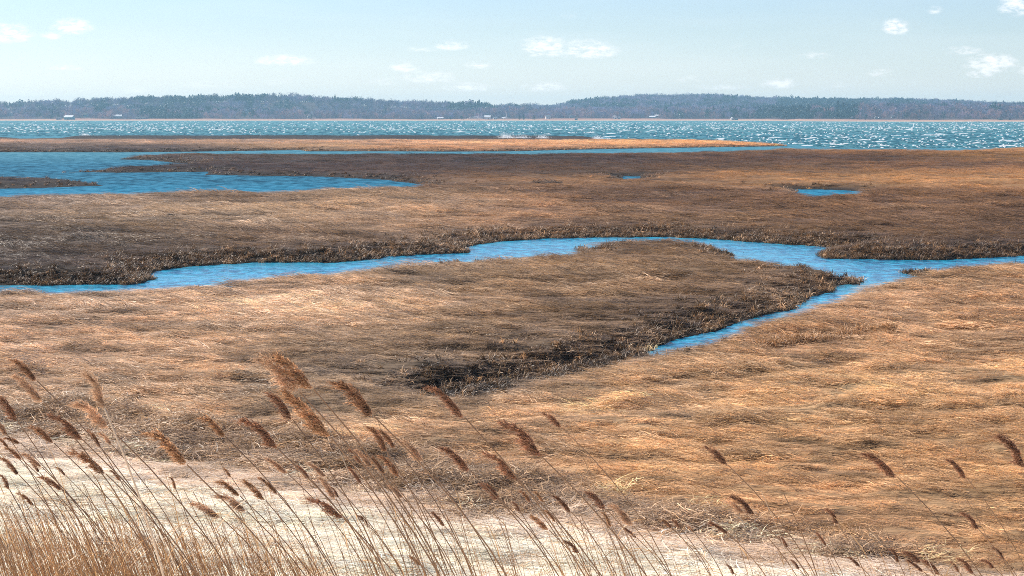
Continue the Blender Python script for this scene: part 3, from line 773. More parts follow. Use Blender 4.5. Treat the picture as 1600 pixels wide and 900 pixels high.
def house(px, py, wpx, hpx, wall, roof, label, gable_front=False, chimney=True, name="house", cat="house", group="houses on the far shore"):
    X, D, z = on_hill(px, py)
    s = D / F_PX
    w, h = wpx * s, hpx * s
    dep = min(w, 11.0) * 0.8
    CLEAR.append((px - wpx * 0.55 - 0.5, px + wpx * 0.55 + 0.5, D + dep, py))
    e = empty(name, (X, D + dep / 2, z - 0.3)); e.rotation_euler.z = random.uniform(-0.25, 0.25)
    setp(e, label, cat, group)
    hw = h * 0.6; hr = h - hw
    a, b = w / 2, dep / 2
    mb = MB()
    if gable_front:
        mb.add([(-a, -b, 0), (a, -b, 0), (a, b, 0), (-a, b, 0), (-a, -b, hw), (a, -b, hw), (a, b, hw), (-a, b, hw), (0, -b, h), (0, b, h)],
               [(0, 1, 5, 8, 4), (2, 3, 7, 9, 6), (1, 2, 6, 5), (3, 0, 4, 7), (3, 2, 1, 0)])
        rf = MB(); o = 0.35; th = 0.25
        for sg in (-1, 1):
            q = [(0, -b - o, h + th), (sg * (a + o), -b - o, hw - 0.1 + th), (sg * (a + o), b + o, hw - 0.1 + th), (0, b + o, h + th)]
            q2 = [(x_, y_, z_ - th + 0.01) for x_, y_, z_ in q]
            rf.add(q + q2, [(0, 1, 2, 3), (7, 6, 5, 4), (0, 4, 5, 1), (1, 5, 6, 2), (2, 6, 7, 3)])
    else:
        mb.add([(-a, -b, 0), (a, -b, 0), (a, b, 0), (-a, b, 0), (-a, -b, hw), (a, -b, hw), (a, b, hw), (-a, b, hw), (-a, 0, h), (a, 0, h)],
               [(0, 1, 5, 4), (2, 3, 7, 6), (1, 2, 6, 9, 5), (3, 0, 4, 8, 7), (3, 2, 1, 0)])
        rf = MB(); o = 0.4; th = 0.25
        for sg in (-1, 1):
            q = [(-a - o, 0, h + th), (a + o, 0, h + th), (a + o, sg * (b + o), hw - 0.15 + th), (-a - o, sg * (b + o), hw - 0.15 + th)]
            q2 = [(x_, y_, z_ - th + 0.01) for x_, y_, z_ in q]
            rf.add(q + q2, [(0, 1, 2, 3), (7, 6, 5, 4), (1, 5, 6, 2), (2, 6, 7, 3), (3, 7, 4, 0)])
    mb.build("wall", wall, e)
    ro = rf.build("roof", roof, e)
    if chimney:
        c = MB(); c.box((a * 0.45, 0.6, h + 0.3), (0.9, 0.9, 2.0)); c.build("chimney", M_BRICK, ro)
    nwin = max(2, int(w / 3.2))
    for k in range(nwin):
        xk = -a + w * (k + 0.5) / nwin
        if k == nwin // 2:
            d_ = MB(); d_.box((xk, -b - 0.03, 1.05), (1.1, 0.08, 2.1)); d_.build("door", M_DARKW, e); continue
        d_ = MB(); d_.box((xk, -b - 0.02, hw * 0.55), (1.1, 0.08, 1.4)); d_.build("window", M_GLASS, e)
    return e

HOUSES = [
 (17, 181, 9, 6.5, M_WHITE, M_ROOF, "white house on the low bluff, leftmost building of the far shore", False),
 (32, 182, 5, 4.5, M_WHITE, M_ROOFW, "small white gabled cottage just right of the leftmost white house", True),
 (61, 182, 6, 5, M_WHITE, M_ROOF, "small white house at the right end of the low brown bluff", False),
 (86, 177, 6, 4, M_GREYW, M_ROOFW, "pale-roofed house highest up the slope above the teal boathouse", False),
 (110, 187, 14, 7, M_TEAL, M_ROOFW, "large teal boathouse at the water edge on the left of the far shore", False),
 (94, 187, 8, 4, M_GREYW, M_ROOF, "grey shed on the water edge left of the teal boathouse", True),
 (133, 182, 13, 5, M_TEAL, M_ROOFD, "long low blue-green house in the trees right of the teal boathouse", False),
 (185, 185, 13, 6, M_GREYW, M_ROOFW, "pale grey long house above the pink reed strip on the left", False),
 (215, 186, 4, 5, M_WHITE, M_ROOFW, "tiny white gabled house beside the dark-roofed low house", True),
 (221, 186.5, 15, 4, M_GREYW, M_ROOFD, "low wide house with a dark roof close to the water on the left", False),
 (372, 179, 4, 4.5, M_WHITE, M_ROOFW, "narrow white gabled house, left one of the white trio on the slope", True),
 (379, 178, 4, 4, M_WHITE, M_ROOFW, "small white house in the middle of the white trio on the slope", True),
 (386, 178, 6, 6, M_WHITE, M_ROOFW, "tallest white house, right one of the white trio on the slope", False),
 (483, 185, 3.5, 4.5, M_WHITE, M_ROOFW, "lone tiny white house at the foot of the left hill", True),
 (688, 186.5, 9, 3.5, M_GREYW, M_ROOFW, "low pale shed left of the boats with masts", False),
 (762, 186.5, 9, 6.5, M_WHITE, M_ROOFW, "bright white house just right of the boats with masts", False),
 (774, 186.5, 5, 4, M_WHITE, M_ROOF, "low white shed against the right side of the bright white house", False),
 (787, 186, 5, 3, M_WHITE, M_ROOFW, "small low white hut between the bright white house and the dark firs", False),
 (856, 185.5, 7, 6, M_WHITE, M_ROOF, "pale house with grey roof right of the dark shore firs", False),
 (892, 185, 5, 6, M_GREYW, M_ROOFW, "grey gabled house in yellowish trees below the big hill left end", True),
 (900, 188, 4, 2.5, M_DARKW, M_ROOFD, "small dark hut on the beach below the grey gabled house", False),
 (960, 186, 6, 7, M_WHITE, M_ROOFW, "tall white gabled house with a lower wing to its right", True),
 (967, 186, 4, 5, M_WHITE, M_ROOF, "lower white wing house right of the tall white gabled one", True),
 (1019, 185, 9, 4, M_GREYW, M_ROOFW, "wide grey house with pale stepped roof under the right hill", False),
 (1025, 183, 6, 4, M_GREYW, M_ROOFW, "smaller grey house behind the wide one with the stepped roof", False),
 (1143, 187.6, 4, 4.5, M_WHITE, M_ROOFW, "bright white boathouse alone on the sand in front of dark woods", True),
 (1149, 187.6, 5, 3.2, M_DARKW, M_ROOFD, "dark shed touching the lone white boathouse", False),
 (1330, 186, 4, 4, M_GREYW, M_ROOFW, "small grey house in front of the purple wood on the right", True),
 (1367, 185.5, 4, 3.5, M_WHITE, M_ROOFW, "left one of two tiny white houses above the pink reeds", True),
 (1372, 185.5, 3, 3, M_WHITE, M_ROOFW, "right one of two tiny white houses above the pink reeds", True),
 (1393, 184, 5, 4, M_GREYW, M_ROOF, "grey house half hidden in the wood right of the tiny white pair", False),
 (1434, 187.5, 2.5, 3.5, M_WHITE, M_ROOFW, "tiny white hut standing low on the right shore", True),
 (1560, 187.4, 7, 3, M_DARKW, M_ROOFD, "long dark shed in pink reeds near the right end of the shore", False),
 (1575, 187.4, 2.5, 3, M_DARKW, M_ROOFD, "small dark hut right of the long dark shed", True)]
for k in range(7):
    HOUSES.append((472 + 3.4 * k, 156.8 - 0.15 * k, 2.0, 1.8, M_WHITE, M_ROOFW, "tiny pale house in the short row high on the left hill", True))
for q in HOUSES:
    row = q[6].startswith("tiny pale house in the short row")
    house(q[0], q[1], q[2], q[3], q[4], q[5], q[6], q[7], chimney=(q[3] > 5 and not row), name=("shed" if "shed" in q[6] or "hut" in q[6] else ("boathouse" if "boathouse" in q[6] else "house")),
          cat=("shed" if "shed" in q[6] or "hut" in q[6] else ("boathouse" if "boathouse" in q[6] else "house")), group=("row of pale houses high on the left hill" if row else "buildings on the far shore"))

def sailboat(px, py, mast, label, L=9.0, name="sailboat"):
    X, D, z = on_hill(px, py)
    CLEAR.append((px - 7, px + 7, D + 10, py))
    e = empty(name, (X, D, z)); e.rotation_euler.z = random.uniform(-0.5, 0.3)
    setp(e, label, "boat", "boats laid up on the far shore")
    mb = MB(); n = 9
    for i in range(n):
        f = i / (n - 1); x = (f - 0.5) * L
        b = 1.35 * (1 - (abs(f - 0.42) / 0.6) ** 2.4); b = max(b, 0.06)
        zt = 2.1 + 0.5 * f * f; zb = 0.9 + 0.6 * abs(f - 0.45)
        mb.v += [(x, -b, zt), (x, -b * 0.75, zb + 0.35), (x, 0, zb), (x, b * 0.75, zb + 0.35), (x, b, zt)]
    for i in range(n - 1):
        for k in range(4):
            a = i * 5 + k; mb.f.append((a, a + 1, a + 6, a + 5))
        a = i * 5; mb.f.append((a, a + 5, a + 9, a + 4))
    mb.f.append((0, 4, 3, 2, 1)); q = (n - 1) * 5; mb.f.append((q, q + 1, q + 2, q + 3, q + 4))
    mb.build("hull", M_WHITE, e)
    c = MB(); c.box((0.1, 0, 2.55), (L * 0.34, 1.6, 0.75)); c.build("cabin", M_WHITE, e)
    for sx in (-2, 2):
        for sy in (-0.9, 0.9):
            c = MB(); c.tube([(sx, sy, 0), (sx, sy * 0.7, 1.5)], 0.07); c.build("stand", M_DARKW, e)
    if mast:
        c = MB(); c.tube([(0.9, 0, 2.6), (0.9, 0, 2.6 + mast)], [0.26, 0.18], 6); mo = c.build("mast", M_WHITE, e)
        c = MB(); c.tube([(0.9, 0, 3.7), (-3.0, 0, 3.7)], 0.14, 6); c.build("boom", M_WHITE, mo)
    return e
sailboat(741.5, 187, 9.5, "white sailboat with the tallest mast of the boats on the far shore")
sailboat(746.5, 186.7, 6.5, "white sailboat with a shorter mast right of the tallest one", 8)
sailboat(735, 187, 0, "low white boat without mast left of the tall-masted boat", 8)
sailboat(751, 187, 4.5, "small white boat with a stubby mast nearest the bright white house", 7)
sailboat(790.5, 186.8, 6, "thin-masted boat right of the bright white house", 7)

# trees
M_DECID = blade_mat("bare_tree", "INSTANCER", lo=0.7, hi=1.3, trans=0.25, pscale=0.05)
M_EVERG = blade_mat("evergreen", "INSTANCER", tint=(1, 1, 1), lo=0.6, hi=1.3, trans=0.15, pscale=0.05)
def crown_mesh(kind, H, Wd, n):
    V, Fc = [], []
    lobes = [(random.gauss(0, .22) * Wd, random.gauss(0, .22) * Wd, H * random.uniform(.3, .82), Wd * random.uniform(.2, .34)) for _ in range(8)]
    for _ in range(n):
        if kind == "fir":
            f = random.random() ** 0.8
            r = Wd * 0.5 * (1 - f) ** 0.8 * random.uniform(0.35, 1.15); a = random.uniform(0, 6.28)
            c = Vector((r * math.cos(a), r * math.sin(a), H * (0.1 + 0.9 * f))); sz = H * 0.055 * random.uniform(.6, 1.5)
            d1 = Vector((math.cos(a), math.sin(a), random.uniform(-.5, .1))); d2 = Vector((-math.sin(a), math.cos(a), random.uniform(-.2, .2)))
        else:
            lx, ly, lz, lr = random.choice(lobes)
            d = Vector((random.gauss(0, 1), random.gauss(0, 1), random.gauss(0, 1))).normalized()
            c = Vector((lx, ly, lz)) + d * lr * random.uniform(.4, 1.1)
            c.z = max(c.z, H * 0.08); sz = H * (0.05 if kind == "pine" else 0.042) * random.uniform(.5, 1.6)
            if kind == "bare":
                d1 = Vector((d.x * .5, d.y * .5, 1 + random.gauss(0, .4))); d2 = Vector((random.gauss(0, 1), random.gauss(0, 1), random.gauss(0, .4))) * 0.3
            else:
                d1 = Vector((random.gauss(0, 1), random.gauss(0, 1), random.gauss(0, .5))).normalized(); d2 = Vector((random.gauss(0, 1), random.gauss(0, 1), random.gauss(0, .6))).normalized() * .8
        b = len(V)
        V += [tuple(c - d1 * sz), tuple(c + d2 * sz), tuple(c + d1 * sz * 1.1), tuple(c - d2 * sz)]
        Fc.append((b, b + 1, b + 2, b + 3))
    return V, Fc
def trunk_into(V, Fc, H, r):
    for a0 in (0, 1.57):
        b = len(V); dx, dy = math.cos(a0) * r, math.sin(a0) * r
        V += [(-dx, -dy, 0), (dx, dy, 0), (dx * .5, dy * .5, H * .7), (-dx * .5, -dy * .5, H * .7)]; Fc.append((b, b + 1, b + 2, b + 3))
def tree_proto(kind, H, Wd, n):
    V, Fc = crown_mesh(kind, H, Wd, n); trunk_into(V, Fc, H, 0.25)
    me = bpy.data.meshes.new("tree"); me.from_pydata(V, [], Fc); me.update()
    me.materials.append(M_DECID if kind == "bare" else M_EVERG)
    return me
C_TREE = proto_collection("wood", [tree_proto("bare", 11, 9, 230) for _ in range(8)] + [tree_proto("pine", 12, 8, 200) for _ in range(4)] + [tree_proto("fir", 12, 6, 200) for _ in range(4)], None)
EVER = [(90,180,155,172,.5),(60,100,168,184,.45),(150,420,150,178,.55),(230,300,160,184,.5),(330,380,160,182,.45),(400,480,155,172,.35),(480,600,156,166,.25),(690,790,162,173,.75),(800,880,166,171,.6),
        (885,1000,158,172,.55),(1000,1110,160,173,.5),(1100,1200,154,172,.4),(1215,1345,150,172,.97),(1345,1450,156,170,.6),(1100,1180,172,190,.55),(1180,1340,168,190,.85),(1450,1520,156,168,.3),(1540,1640,160,170,.5)]
nT = 75000
Dt = np.sqrt(rng.uniform(2120 ** 2, 3850 ** 2, nT)); ut = rng.uniform(-0.36, 0.36, nT)
Xt = ut * Dt
zt_, Dst, Drt = hz(Xt, Dt)
pxt, pyt = w2px(Xt, Dt, zt_ + 6)
keep = (Dt > Dst + 85 + 60 * fbm(pxt / 30, pxt * 0, 2, 402)) & (Dt < Drt + 90)
bluff = np.ones(nT, bool)
for (a, b, Dh, py) in CLEAR:
    bluff &= ~((pxt > a) & (pxt < b) & (Dt < Dh + 6) & (Dt > 0))
keep &= bluff
keep &= ~((fbm(Xt / 90, Dt / 50, 3, 77) > 0.66) & (rng.random(nT) < .7))
Xt, Dt, zt_, pxt, pyt, Dst, Drt = [q[keep] for q in (Xt, Dt, zt_, pxt, pyt, Dst, Drt)]
m_ = len(Xt)
pe = np.full(m_, 0.05)
for (a, b, c_, d_, pr) in EVER:
    pe = np.where((pxt > a) & (pxt < b) & (pyt > c_) & (pyt < d_), pr, pe)
nz = fbm(Xt / 22, Dt / 60, 3, 78) + rng.normal(0, .03, m_)
ev = nz > 0.77 - 0.5 * pe
idt = np.where(ev, np.where(rng.random(m_) < .8, rng.integers(8, 12, m_), rng.integers(12, 16, m_)), rng.integers(0, 8, m_))
v = rng.random(m_)[:, None]
tcol = np.where(ev[:, None], lin((0, 66, 84)) * (0.35 + 0.6 * v), (lin((138, 118, 138)) * (1 - v) + lin((92, 102, 136)) * v) * (0.15 + 1.5 * fbm(Xt / 22, Dt / 45, 3, 81)[:, None]))
lowr = (~ev) & (Dt - Dst < 330)
tcol = np.where(lowr[:, None] & (rng.random(m_) < .3)[:, None], lin((158, 124, 126))[None], tcol)
st = rng.uniform(.75, 1.2, m_) * (0.7 + 0.6 * fbm(Xt / 18, Dt / 30, 2, 83)) * np.where(Dt - Dst < 160, .75, 1.0)
scatter("woods", np.stack([Xt, Dt, zt_ - .3], -1), np.stack([0 * st, 0 * st, rng.uniform(0, 6.28, m_)], -1), np.stack([st, st, st * rng.uniform(.85, 1.15, m_)], -1), idt, tcol, C_TREE,
        "purple-grey bare woods mixed with dark evergreens over the hills", "woods")
# single trees that stand out
M_EV1 = blade_mat("single_evergreen", "GEOMETRY", col=tuple(lin((20, 62, 66))), lo=.6, hi=1.3, trans=.15, pscale=.05)
M_BR1 = blade_mat("single_bare_tree", "GEOMETRY", col=tuple(lin((196, 168, 150))), lo=.7, hi=1.3, trans=.3, pscale=.05)
M_TRK = simple_mat("bark", (0.12, 0.09, 0.08), .9, .2, .5)
TREES = [(455, 183, 18, 9, "pine", "largest dark pine standing alone near the shore below the left hill"), (481, 185, 14, 5.5, "pine", "narrow dark pine right of the largest lone pine"),
 (488, 186, 8, 3.5, "fir", "short dark fir touching the narrow pine right side"), (520, 184, 10, 5, "pine", "small dark evergreen at the foot of the purple wood left of centre"),
 (404, 181, 9, 6, "pine", "dark evergreen on the slope right of the white trio of houses"), (328, 182, 18, 6, "pine", "tall dark evergreen in pinkish bare trees left of the white trio"),
 (704, 187, 7, 4, "pine", "small dark tree on the shore left of the round dark tree by the boats"), (721, 187, 7.5, 5, "pine", "round dark tree nearest the left side of the laid-up boats"),
 (812, 187, 8, 4.5, "fir", "left pointed fir of the dark shore group right of the boats"), (818, 187, 9, 4.5, "fir", "tallest pointed fir in the dark shore group right of the boats"),
 (834, 187, 8, 5, "fir", "dark fir at the right end of the shore group, before the pale house"), (1019, 180, 10, 4, "fir", "slim dark fir rising above the wide grey house"),
 (1044, 182, 11, 7, "pine", "dark rounded pine right of the wide grey house"), (1064, 186, 14, 15, "pine", "broad dark-topped tree clump in the middle of the right shore"),
 (1095, 156, 7, 8, "pine", "larger left one of two dark pines breaking the top of the right hill"), (1103, 156, 6, 6, "pine", "smaller right one of two dark pines breaking the right hill top"),
 (766, 170, 8, 8, "pine", "round dark pine breaking the skyline above the boats"), (1479, 171, 6, 5, "pine", "dark evergreen poking out of the purple wood on the right"),
 (124, 163, 9, 9, "pine", "bulky dark pine on the skyline above the teal boathouse"), (296, 155, 6, 9, "pine", "broad dark pine crowning the left hill skyline"),
 (405, 175, 9, 5, "bare", "pale tan bare tree just above the dark evergreen by the white trio"), (825, 184, 8, 9, "bare", "yellowish bare tree behind the dark shore firs"), (175, 182, 8, 6, "bare", "orange-tan bare tree left of the long pale grey house")]
for (px, py, hp, wp, kd, lab) in TREES:
    X, D, z = on_hill(px, py)
    s = D / F_PX
    nm = {"pine": "pine_tree", "fir": "fir_tree", "bare": "bare_tree"}[kd]
    e = empty(nm, (X, D - 4, z - .4)); setp(e, lab, "tree", "single trees on the far shore")
    V, Fc = crown_mesh(kd, hp * s, wp * s * 1.15, 420)
    mb = MB(); mb.v = V; mb.f = Fc; mb.build("crown", M_BR1 if kd == "bare" else M_EV1, e)
    mb = MB(); mb.tube([(0, 0, 0), (0.1, 0, hp * s * .4), (0, 0, hp * s * .8)], [.35, .25, .1]); mb.build("trunk", M_TRK, e)

# ------------------------------------------------------------------ wind waves and whitecaps of the bay
def ridge_mesh(name, n, ypow, wmin, wmax, hmin, hmax, mat, colf, ytop=188.6, ybot=215, xb=None):
    V = []; Fc = []; Cc = []
    done = 0
    while done < n:
        y = ytop + (ybot - ytop) * random.random() ** ypow
        x = random.uniform(-250, 1850)
        X, D = px2w(x, y, ZW); X = float(X); D = float(D)
        if xb and not xb(x, y): continue
        done += 1
        k = (D / 1200.0) ** 0.45
        w = random.uniform(wmin, wmax) * k; h = random.uniform(hmin, hmax) * k; dp = h * random.uniform(2.0, 3.5)
        a = random.gauss(0.1, 0.25); ca, sa = math.cos(a), math.sin(a)
        seg = 4; b = len(V); col = colf(x, y)
        for i in range(seg + 1):
            f = i / seg; q = math.sin(math.pi * min(max(f, .04), .96)) * random.uniform(.6, 1.1)
            lx = (f - .5) * w; bend = random.uniform(-.15, .15) * w * .3
            for (ly, lz) in ((-dp, -0.1), (0, h * q), (dp, -0.1)):
                V.append((X + lx * ca - (ly + bend) * sa, D + lx * sa + (ly + bend) * ca, ZW + lz)); Cc.append(col)
        for i in range(seg):
            for j in (0, 1):
                c0 = b + i * 3 + j; Fc.append((c0, c0 + 3, c0 + 4, c0 + 1))
    return mesh_from(name, np.array(V), np.array(Fc), mat, {"tone": np.array(Cc)}, smooth=True)
m, t, out = new_mat("wave"); M_WAVE = m
a = t.node("ShaderNodeAttribute", attribute_type="GEOMETRY", attribute_name="tone")
p = t.node("ShaderNodeBsdfPrincipled"); t.l.new(a.outputs["Color"], p.inputs["Base Color"]); p.inputs["Roughness"].default_value = .3; p.inputs["IOR"].default_value = 1.33
t.l.new(p.outputs[0], out.inputs[0])
m, t, out = new_mat("foam"); M_FOAM = m
d = t.node("ShaderNodeBsdfDiffuse"); d.inputs[0].default_value = (.93, .95, .96, 1)
tr = t.node("ShaderNodeBsdfTranslucent"); tr.inputs[0].default_value = (.93, .95, .96, 1)
mx = t.node("ShaderNodeMixShader"); mx.inputs[0].default_value = .5
t.l.new(d.outputs[0], mx.inputs[1]); t.l.new(tr.outputs[0], mx.inputs[2]); t.l.new(mx.outputs[0], out.inputs[0])
def bay_only(x, y):
    lim = np.interp(x, [-300, 100, 700, 930, 1000, 1100, 1240, 1300, 2000], [214, 213, 212, 214, 219, 221, 226, 232, 231])
    return y < lim
def wcol(x, y):
    r = random.random()
    c = np.array((.012, .085, .11)) if r < .5 else np.array((.07, .19, .21)) * random.uniform(.6, 1.5)
    return c
setp(ridge_mesh("waves", 22000, .8, 1.0, 4.0, .10, .30, M_WAVE, wcol, ybot=233, xb=bay_only), "short dark wind waves covering the bay", "waves", kind="stuff")
def cap_ok(x, y):
    if not bay_only(x, y): return False
    calm = y > np.interp(x, [-300, 900, 1100, 1300, 2000], [207.5, 209, 215, 233, 233])
    if calm and random.random() < .93: return False
    if y > 203 and random.random() < .72: return False
    return vnoise(np.array(x / 35.), np.array(y / 2.2), 501) > random.random() * .75
setp(ridge_mesh("whitecaps", 5000, .8, .6, 1.5, .2, .42, M_FOAM, lambda x, y: (1, 1, 1), ytop=189.6, ybot=232, xb=cap_ok), "white foam caps scattered over the windy bay", "whitecaps", kind="stuff")
setp(ridge_mesh("breaking_crests", 95, 1.0, 3.0, 8.0, .3, .5, M_FOAM, lambda x, y: (1, 1, 1), ytop=198, ybot=229, xb=lambda x, y: bay_only(x, y) and x > 500 and random.random() < (x - 400) / 1200), "longer white breaking wave crests of the bay", "whitecaps", kind="stuff")
# spray blown over the outer bar
def spray(px, py, wpx, hpx, n, label):
    X, D = px2w(px, py, ZW); s = float(D) / F_PX; V = []; Fc = []
    for _ in range(int(n * 2.6)):
        f = random.random() ** .7
        x = float(X) + (random.gauss(0, .33) + (0.5 - f) * .9) * wpx * s * .5
        zz = ZW + 0.1 + abs(random.gauss(0, .5)) * hpx * s * f
        yv = float(D) + random.gauss(0, 2.0); r = random.uniform(.03, .10)
        b = len(V); dd = [Vector((random.gauss(0, 1), random.gauss(0, 1), random.gauss(0, 1))).normalized() * r for _ in range(4)]
        V += [(x + q.x, yv + q.y, zz + q.z) for q in dd]; Fc += [(b, b + 1, b + 2, b + 3)]
    o = mesh_from("spray", V, Fc, M_FOAM); setp(o, label, "spray", kind="stuff")
spray(795, 218.3, 34, 9, 2600, "white spray bursting at the left of the outer bar crest")
spray(820, 218.3, 36, 6, 1500, "fainter blown spray right of the tallest burst")
spray(850, 218.5, 26, 7, 1500, "white spray burst left of the dark strip of the bar")
spray(937, 219.5, 24, 7, 1600, "white spray burst at the right end of the dark strip")
spray(952, 220, 14, 4, 700, "small spray tail right of the dark strip")
spray(1150, 224.5, 46, 4, 1100, "thin spray over the golden tip of the bar")
spray(134, 213, 12, 5, 700, "small spray burst off the left of the bar")

# ------------------------------------------------------------------ dark hummocks on the marsh
M_HUM = blade_mat("hummock_blades", "GEOMETRY", col=(.17, .115, .075), lo=.4, hi=1.6, trans=.2)
M_PEAT = simple_mat("dark_peat", (.045, .033, .026), .95, .3, 6)
HUM = [(268, 339, 26, 6, "dark flat grass hummock on the grey far meadow at the left"), (950, 440, 12, 5, "left one of three small dark lumps on the middle meadow"), (958, 439, 8, 5, "tallest of the three small dark lumps on the middle meadow"),
 (1005, 446, 8, 4, "right one of three small dark lumps on the middle meadow"), (1281, 566, 34, 7, "grey weathered tuft on the tan meadow right of the creek end"), (196, 598, 11, 4, "small black clod on the tan meadow above the left reeds"),
 (25, 522, 16, 5, "dark clod at the far left of the peninsula meadow"), (97, 557, 20, 5, "brown low tuft above the leftmost reeds"), (855, 285, 50, 2.5, "long dark hollow tuft on the far meadow"), (75, 257, 1, 1, None)]
for (px, py, wp, hp, lab) in HUM:
    if lab is None: continue
    X, Yv = px2w(px, py, 0.02); X, Yv = float(X), float(Yv); z = float(height(np.array([X]), np.array([Yv]))[0][0])
    s = Yv / F_PX; w, h = wp * s / 2, hp * s * .8
    e = empty("grass_hummock", (X, Yv, z)); setp(e, lab, "hummock", "hummocks on the marsh")
    mb = MB(); n, r_ = 14, 5
    for j in range(r_ + 1):
        f = j / r_
        for i in range(n):
            an = 6.2832 * i / n; q = math.cos(f * 1.5) * random.uniform(.85, 1.1)
            mb.v.append((w * q * math.cos(an), w * .6 * q * math.sin(an), h * math.sin(f * 1.57) * random.uniform(.85, 1.05) - .03))
    for j in range(r_):
        for i in range(n):
            i2 = (i + 1) % n; mb.f.append((j * n + i, j * n + i2, (j + 1) * n + i2, (j + 1) * n + i))
    mb.f.append(tuple(r_ * n + i for i in range(n)))
    mb.build("mound", M_PEAT, e)
    V, Fc = [], []
    for _ in range(90):
        an = random.uniform(0, 6.28); q = math.sqrt(random.random())
        blade_strip(V, Fc, (w * q * math.cos(an), w * .6 * q * math.sin(an), h * (1 - q * q) * .9), math.pi + random.gauss(0, .8), w * random.uniform(.3, .7), max(.008, w * .035), random.uniform(.0, .8), random.uniform(-.8, .8), random.uniform(.6, 1.6))
    mb = MB(); mb.v = V; mb.f = Fc; mb.build("blades", M_HUM, e)

# ------------------------------------------------------------------ reeds
def plume_mesh(fluffy):
    """unit-length plume: rachis along +x, tip at 1, hairs blown to -z and on towards the tip"""
    V, Fc = [], []
    nb = 34
    bd = random.uniform(.04, .17); ws = random.uniform(-.06, .06)
    def rach(s): return Vector((s, ws * s * s, bd * math.sin(s * math.pi) - 0.02 * s))
    pk = random.uniform(.55, 1.0); lump = [random.uniform(.45, 1.2) for _ in range(9)]; gap = {random.randint(12, 32) for _ in range(5)}; wd = random.uniform(.75, 1.15)
    for i in range(nb):
        if i in gap: continue
        s0 = 0.02 + 0.93 * (i / nb) + random.uniform(-.01, .01)
        prof = math.sin(math.pi * min(1, (s0 * 0.88 + 0.12)) ** pk) ** 0.8
        for _b in range(3 if s0 < .45 else (2 if s0 < .8 else 1)):
            L = (0.06 + 0.24 * prof * random.uniform(.5, 1.2) * lump[int(s0 * 8.9)] * wd)
            side = random.gauss(0, .5)
            dn = random.uniform(.15, 1.0) * (1.0 if random.random() < .8 else -.35)
            d = Vector((1.0, side * .6, -dn * (1.0 if fluffy else .85))).normalized()
            p = rach(s0); npt = 7
            for k in range(npt):
                f = k / npt
                p = p + d * (L / npt)
                d = (d + Vector((.05, 0, -.07 if fluffy else -.03))).normalized()
                for _h2 in range(3):
                    hd_ = (d + Vector((random.gauss(0, .35), random.gauss(0, .45), random.gauss(-.1, .4)))).normalized()
                    hl = random.uniform(.04, .09) * (1.25 if fluffy else 1.0); wv = random.uniform(.0045, .0095) * (.7 if fluffy else 1)
                    sd_ = hd_.cross(Vector((random.gauss(0, 1), 1, random.gauss(0, 1)))).normalized() * wv
                    q = p + Vector((random.gauss(0, .008), random.gauss(0, .01), random.gauss(0, .008)))
                    b = len(V); V += [tuple(q - sd_), tuple(q + sd_), tuple(q + hd_ * hl + sd_ * .3), tuple(q + hd_ * hl - sd_ * .3)]; Fc.append((b, b + 1, b + 2, b + 3))
    # fine wisps carried off by the wind
    for _ in range(260 if fluffy else 120):
        s0 = random.uniform(.1, 1.0); p = rach(s0) + Vector((random.uniform(0, .1), random.gauss(0, .05), -random.uniform(.0, .12)))
        d = Vector((random.uniform(.3, 1.2), random.gauss(0, .3), -random.uniform(.2, 1))).normalized(); L = random.uniform(.06, .16); sd_ = d.cross(Vector((0, 1, .3))).normalized() * .0028
        b = len(V); V += [tuple(p - sd_), tuple(p + sd_), tuple(p + d * L + sd_ * .3), tuple(p + d * L - sd_ * .3)]; Fc.append((b, b + 1, b + 2, b + 3))
    me = bpy.data.meshes.new("plume"); me.from_pydata(V, [], Fc); me.update()
    me.materials.append(M_PLUME2 if fluffy else M_PLUME)
    return me
M_PLUME3 = blade_mat("reed_plume_golden", "GEOMETRY", col=(0.50, 0.28, 0.145), lo=0.35, hi=1.6, trans=0.5, pscale=9.0)
PL_D = [plume_mesh(False) for _ in range(12)]
M_PLUME4 = blade_mat("reed_plume_dark", "GEOMETRY", col=(0.27, 0.135, 0.075), lo=0.3, hi=2.2, trans=0.4, pscale=9.0)
for q_ in PL_D[::4]: q_.materials[0] = M_PLUME3
for q_ in PL_D[1::2]: q_.materials[0] = M_PLUME4
PL_F = [plume_mesh(True) for _ in range(5)]

def stem_points(pb, m0, m1, zg, n=9, ydrift=0.0, power=1.2):
    pts = []
    x, z = pb.x, pb.z
    H = pb.z - zg
    for i in range(n + 1):
        f = i / n
        pts.append(Vector((x, pb.y + ydrift * f, pb.z - H * f)))
        fm = (f + .5 / n)
        x += (m1 + (m0 - m1) * max(0, 1 - fm) ** power) * H / n
    return pts

